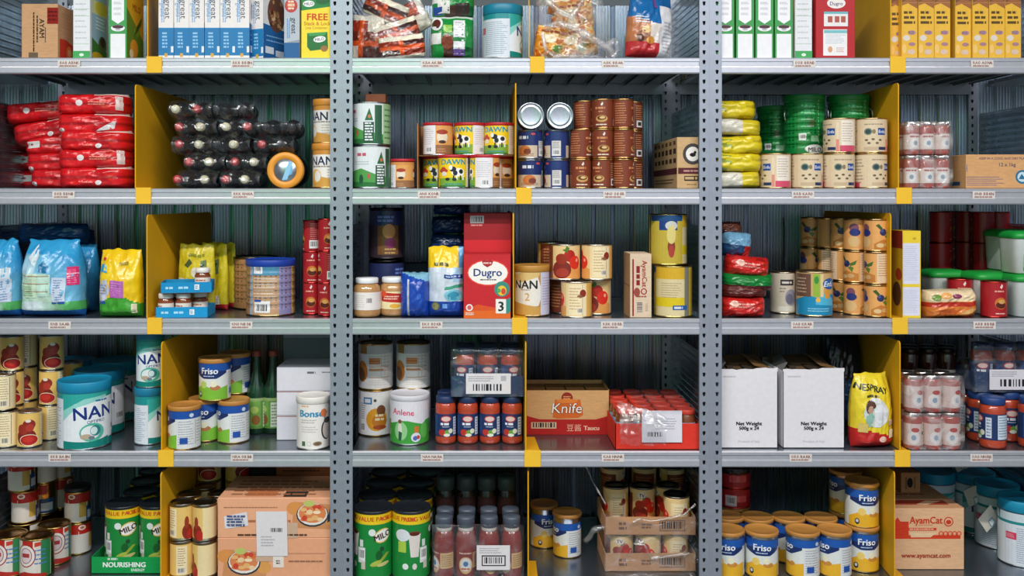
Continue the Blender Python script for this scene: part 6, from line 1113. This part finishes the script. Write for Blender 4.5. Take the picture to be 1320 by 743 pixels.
for j, u in enumerate((574, 601, 627.5, 653)): put(db_, u, 4, 92, f'dark bottle with broad grey green cap, rear row, {N_[j]} from left', 'bottle', 'dark bottles behind the red sauce bottles')
o = root('shrink_wrap'); film('clear_film', wrapbox(119, 64, 2, 70, 9, False), 40, 16, o); a = Art(); a.rect(-21.5, 0, 21.5, 32, 'DDD8DA'); a.rect(-15, 5, 16, 19, '26282E'); a.bars(-13.6, 6.4, 28, 11, bg='DDD8DA', seed=15); a.lines(-18, 21, 14, 29, 3, '9A9AA0', .35); a.build('barcode_label', 'paper', o, lambda x, y, of: (x+20, -33.6-of, y+14)); put(o, 616, 4, 38, 'clear shrink wrap with white barcode label round the red sauce bottles', 'wrap')
fy = tin('formula_tin', 21, 57.5, friso('1E56A8', 'E4AE2A', 'C98A3A'), 'BE8440', 4, rim='C9A468'); fys = tin('formula_tin', 19.2, 58, lambda a: (a.at(0, 0, .94), friso('1E56A8', 'E4AE2A', 'C98A3A')(a), a.at(0, 0)), 'B07A3C', 4, rim='C9A468')
put(fys, 731, 4, 98, 'slim navy banded tin with yellow foot right of the middle divider, panel side out', 'tin', rz=-76); put(fys, 701, 4, 134, 'slim navy banded tin with yellow foot closest to the middle divider', 'tin', rz=20)
# trays of tomato tins wrapped in torn film
def tmy(a): a.at(0, 0, .86); tom(a); a.at(0, 0); a.rect(-53, 38.5, 53, 44.5, 'E8C58A'); a.ell(-5, 37, 6, 4, 'E8DCD0'); a.text('TV', -5, 37, 4.6, '6A2A20', 0, .04)
ty = tin('tomato_tin', 17, 46.8, tmy, None, rim='8A867E', body='B8A47C', top='3A3E42'); g = 'tomato tins in the shrink wrapped cardboard trays'
def ctray(a): a.lines(-42, 6, -30, 18, 2, '7A5440', .6); a.lines(-12, 8, 2, 16, 2, '7A5440', .6); a.rect(12, 5, 46, 20, '7A5A44'); a.bars(13, 6, 32, 13, bg='A87E5C', seed=16)
ta = tray('cardboard_tray', 120, 84, 24, .8, 'BE8E66', ctray, 'A87A54'); put(ta, 838.5, 4, 77, 'brown cardboard tray of tomato tins, lower of two', 'tray', 'brown trays of tomato tins'); put(ta, 838.5, 4, 77, 'brown cardboard tray of tomato tins, upper of two', 'tray', 'brown trays of tomato tins', z=48.2)
for i in range(3):
    for j in range(2): put(ty, 0, 4, 56+j*40, f'tomato tin in the lower brown tray, {["front", "rear"][j]} row, {N_[i]} from left', 'tin', g, z=1, rz=(6, -30, -100)[i]+j*40, X=229+(i-1)*37)
for u, y, z, rz, l in ((192, 98, 0, -100, 'rear left'), (229, 96, 0, 4, 'rear middle, red picture out'), (265, 99, 0, -60, 'rear right'), (268, 58, 0, -100, 'front right')): put(ty, 0, 4, y, f'tomato tin in the upper brown tray, {l}', 'tin', g, z=49.4, rz=rz, X=u)
for u, y, l in ((790, 130, 'behind the upper tray, left'), (830, 132, 'behind the upper tray, middle'), (866, 128, 'behind the upper tray, right')):
    put(ty, u, 4, y+16, f'tomato tin on the top level {l}', 'tin', g, z=62.3, rz=u); 
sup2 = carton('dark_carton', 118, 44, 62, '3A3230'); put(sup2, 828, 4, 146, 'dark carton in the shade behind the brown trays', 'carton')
for u, y, l in ((772, 68, 'rear left corner, on its neighbours'),): pass
o = root('torn_shrink_wrap'); FD[o.name] = 42; film('clear_film', lambda s, t: (-62+s*124, -44+3*noise.noise((s*5, t*5, 2))-2, 1+t*(78-14*math.sin(s*PI))+3*noise.noise((s*6, t*2, 5))), 30, 14, o)
m = MB(); 
for pts, rr in (([(-24, -48, 68), (-14, -49, 72), (0, -49, 69), (20, -49, 72), (44, -48, 78), (58, -46, 90)], 1.6), ([(-30, -48, 22), (-24, -50, 40), (-10, -49, 38), (0, -49, 20), (20, -48, 22), (50, -47, 26)], 1.5), ([(-60, -44, 90), (-72, -40, 110), (-86, -34, 138)], 1.2), ([(-62, -44, 60), (-76, -46, 56), (-86, -44, 40)], 4)):
    q = []
    for i in range(len(pts)-1):
        for k in range(4): q.append(tuple(Vector(pts[i]).lerp(Vector(pts[i+1]), k/4)))
    m.tube(q+[pts[-1]], rr, 'E0E0E0', 6)
m.v = [(x+2*noise.noise((x*.2, z*.2, 4)), y, z+2*noise.noise((x*.2, z*.2, 9))) for x, y, z in m.v]
m.build('film_fold', 'clear', o).data.materials[0] = M['milky']; put(o, 838.5, 4, 77, 'torn clear wrap hanging in folds round the brown trays of tomato tins', 'wrap')
# --- right unit
g = 'navy and white tins with gold lids, right unit'
for u, y, z, rz, l in ((938, 32, 0, -20, 'front row, cut by the right posts'), (981.5, 30, 0, -14, 'front row, second from left'), (1034.5, 30, 0, -86, 'front row, third from left, white panel out'), (1075.5, 32, 0, -70, 'front row, fourth from left'), (1111, 50, 0, -4, 'front row, by the right divider'), (1111, 52, 57.8, 0, 'on top of the tin by the divider'),
        (976, 80, 0, 40, 'second row, left'), (1016.5, 80, 0, -90, 'second row, middle'), (1058, 78, 0, 60, 'second row, right'), (1090, 104, 57.8, -84, 'stacked upper at the rear by the divider'), (1090, 104, 0, 30, 'stacked lower at the rear by the divider'), (938, 84, 0, 30, 'second row, against the right posts')):
    put(fy, u, 4, y, f'navy and white tin with gold lid, {l}', 'tin', g, z=z, rz=rz)
def rkg(a): R = 22; P = PI*R; a.rect(-P, 2, P, 26, 'B0202A'); a.lines(-12, 8, 14, 20, 1, 'D86A6A', .7); a.ell(-6, 15, 4, 5, 'D8484A'); a.ell(6, 14, 4, 5, 'D8484A'); a.rect(-20, 4, -4, 18, 'C9C4C4') if 0 else None
rk = tin('biscuit_tin', 22, 28, rkg, '15181C', 8, rim='C0403A', body='A83A36', lid_fin='film'); rk2 = tin('biscuit_tin', 22, 28, lambda a: (rkg(a), a.rect(-18, 4, -2, 19, 'D8D4D4'), a.bars(-16, 6, 12, 11)), None, rim='C0403A', body='A83A36')
put(rk, 946, 4, 130, 'low red tin with black lid by the right posts, upper of the stack', 'tin', z=86); put(rk2, 946, 4, 130, 'low red tin with barcode by the right posts, middle of the stack', 'tin', z=57.8); put(fy, 946, 4, 130, 'navy and white tin in the shade carrying the low red tins', 'tin', g, rz=120)
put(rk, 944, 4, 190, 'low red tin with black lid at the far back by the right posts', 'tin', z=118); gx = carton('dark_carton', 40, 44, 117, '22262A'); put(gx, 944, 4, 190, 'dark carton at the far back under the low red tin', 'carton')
def ayb(a):
    a.rect(-46, 41, 42, 46, 'CF3E22'); a.rect(-46, 41, -27, 64, 'CF3E22'); a.poly([(-46, 64), (-42, 70), (-38, 64)], 'CF3E22'); a.rect(-27, 52, 10, 55.6, 'CF3E22'); a.lines(-26, 52.8, 8, 55, 1, 'E8B89A', .7); a.poly([(-26, 50), (10, 49), (2, 43), (-24, 43)], 'E2C09A')
    for i in range(5): a.ell(16+i*6, 48, 3.4, 3.4, 'CF3E22', 12); a.ell(16+i*6, 48, 2.2, 2.2, 'DDA07A', 12)
    a.text('AyamCat', -4, 66, 9, 'C63A20', 0, .045, .9); a.ell(26, 64, 6.4, 6.4, 'C63A20'); a.ell(26, 64, 5, 5, 'E2B08A'); a.ell(26, 63.4, 3.6, 3, 'C63A20'); a.lines(-14, 58.5, 6, 60.5, 1, 'D88A6A', .6); a.text('www.ayamcat.com', -4, 19, 6, 'A8402C', 0, .05)
ab_ = carton('sardine_carton', 94, 106, 82, 'DDB088', F=ayb, T=lambda a: (a.rect(-47, -53, 47, 53, 'C9966E'), a.rect(-46, -40, 34, -20, 'A8442E'), a.poly([(-10, -38), (10, -22), (30, -24), (4, -40)], 'DDB088'), a.lines(-30, 0, 30, 30, 3, '9A4A34', .4))); put(ab_, 1197.5, 4, 94, 'kraft carton with red band and web address at the bottom right', 'carton')
def sm(a): a.ell(-1, 14, 4, 7, '2A2422'); a.rect(4, 6, 7, 22, '8A6A4A'); a.rect(-8, 5, -5, 22, '8A6A4A')
smc = carton('small_carton', 27, 30, 28, 'B8875A', F=sm); put(smc, 1174, 4, 120, 'small tan carton standing on the kraft carton with red band', 'carton', z=82.2)
smd = carton('small_carton', 40, 30, 20, '5A4030'); put(smd, 1168, 4, 152, 'dark brown carton lying behind the small tan carton', 'carton', z=82.2)
g = 'large white tins with turquoise lids at the bottom right'
nb5 = tin('milk_powder_tin', 28, 86, lambda a: (a.at(0, 0, .85), nan(a), a.at(0, 0), a.rect(-87, 60, 87, 71, 'C9D8DE')), '148CB0', 14, rim='C0C4C8')
for u, y, rz, l in ((1316, 72, 88, 'front one cut by the frame edge'), (1285, 136, 60, 'second, behind the front one'), (1255, 196, -10, 'third, behind the kraft carton'), (1204, 200, 20, 'rearmost, only the lid above the carton')): put(nb5, u, 4, y, f'white tin with turquoise lid at bottom right, {l}', 'tin', g, rz=rz)
def tag_(s):
    o = root('paper_slip'); a = Art(); a.poly([(-15, 0), (-2, -19), (15, -1), (3, 20)], 'C9C2B4'); a.poly([(-9, 3), (-2, -3), (3, 6), (-3, 10)], 'A8C0C0'); a.poly([(-1, -3), (5, -13), (10, -3), (5, 3)], '7A9AA8'); a.poly([(1, -4), (5, -10), (8, -4), (5, 0)], 'D8DCD8'); a.lines(-10, 4, 2, 13, 3, '5A6A6A', .4); a.build('slip_sheet', 'paper', o, lambda x, y, of: (x, -of-1.5*math.sin(x*.15), y+20)); return o
tg = tag_(0); put(tg, 1274, 4, 92, 'square paper slip hanging in front of the turquoise lidded tins, front one', 'slip', 'paper slips on the turquoise lidded tins', z=30, rz=10); put(tg, 1251, 4, 142, 'square paper slip stuck behind the kraft carton corner', 'slip', 'paper slips on the turquoise lidded tins', z=48, rz=-40, ry=14); put(tg, 1236, 4, 170, 'square paper slip lying tilted high above the kraft carton', 'slip', 'paper slips on the turquoise lidded tins', z=90, rx=-40, ry=30)
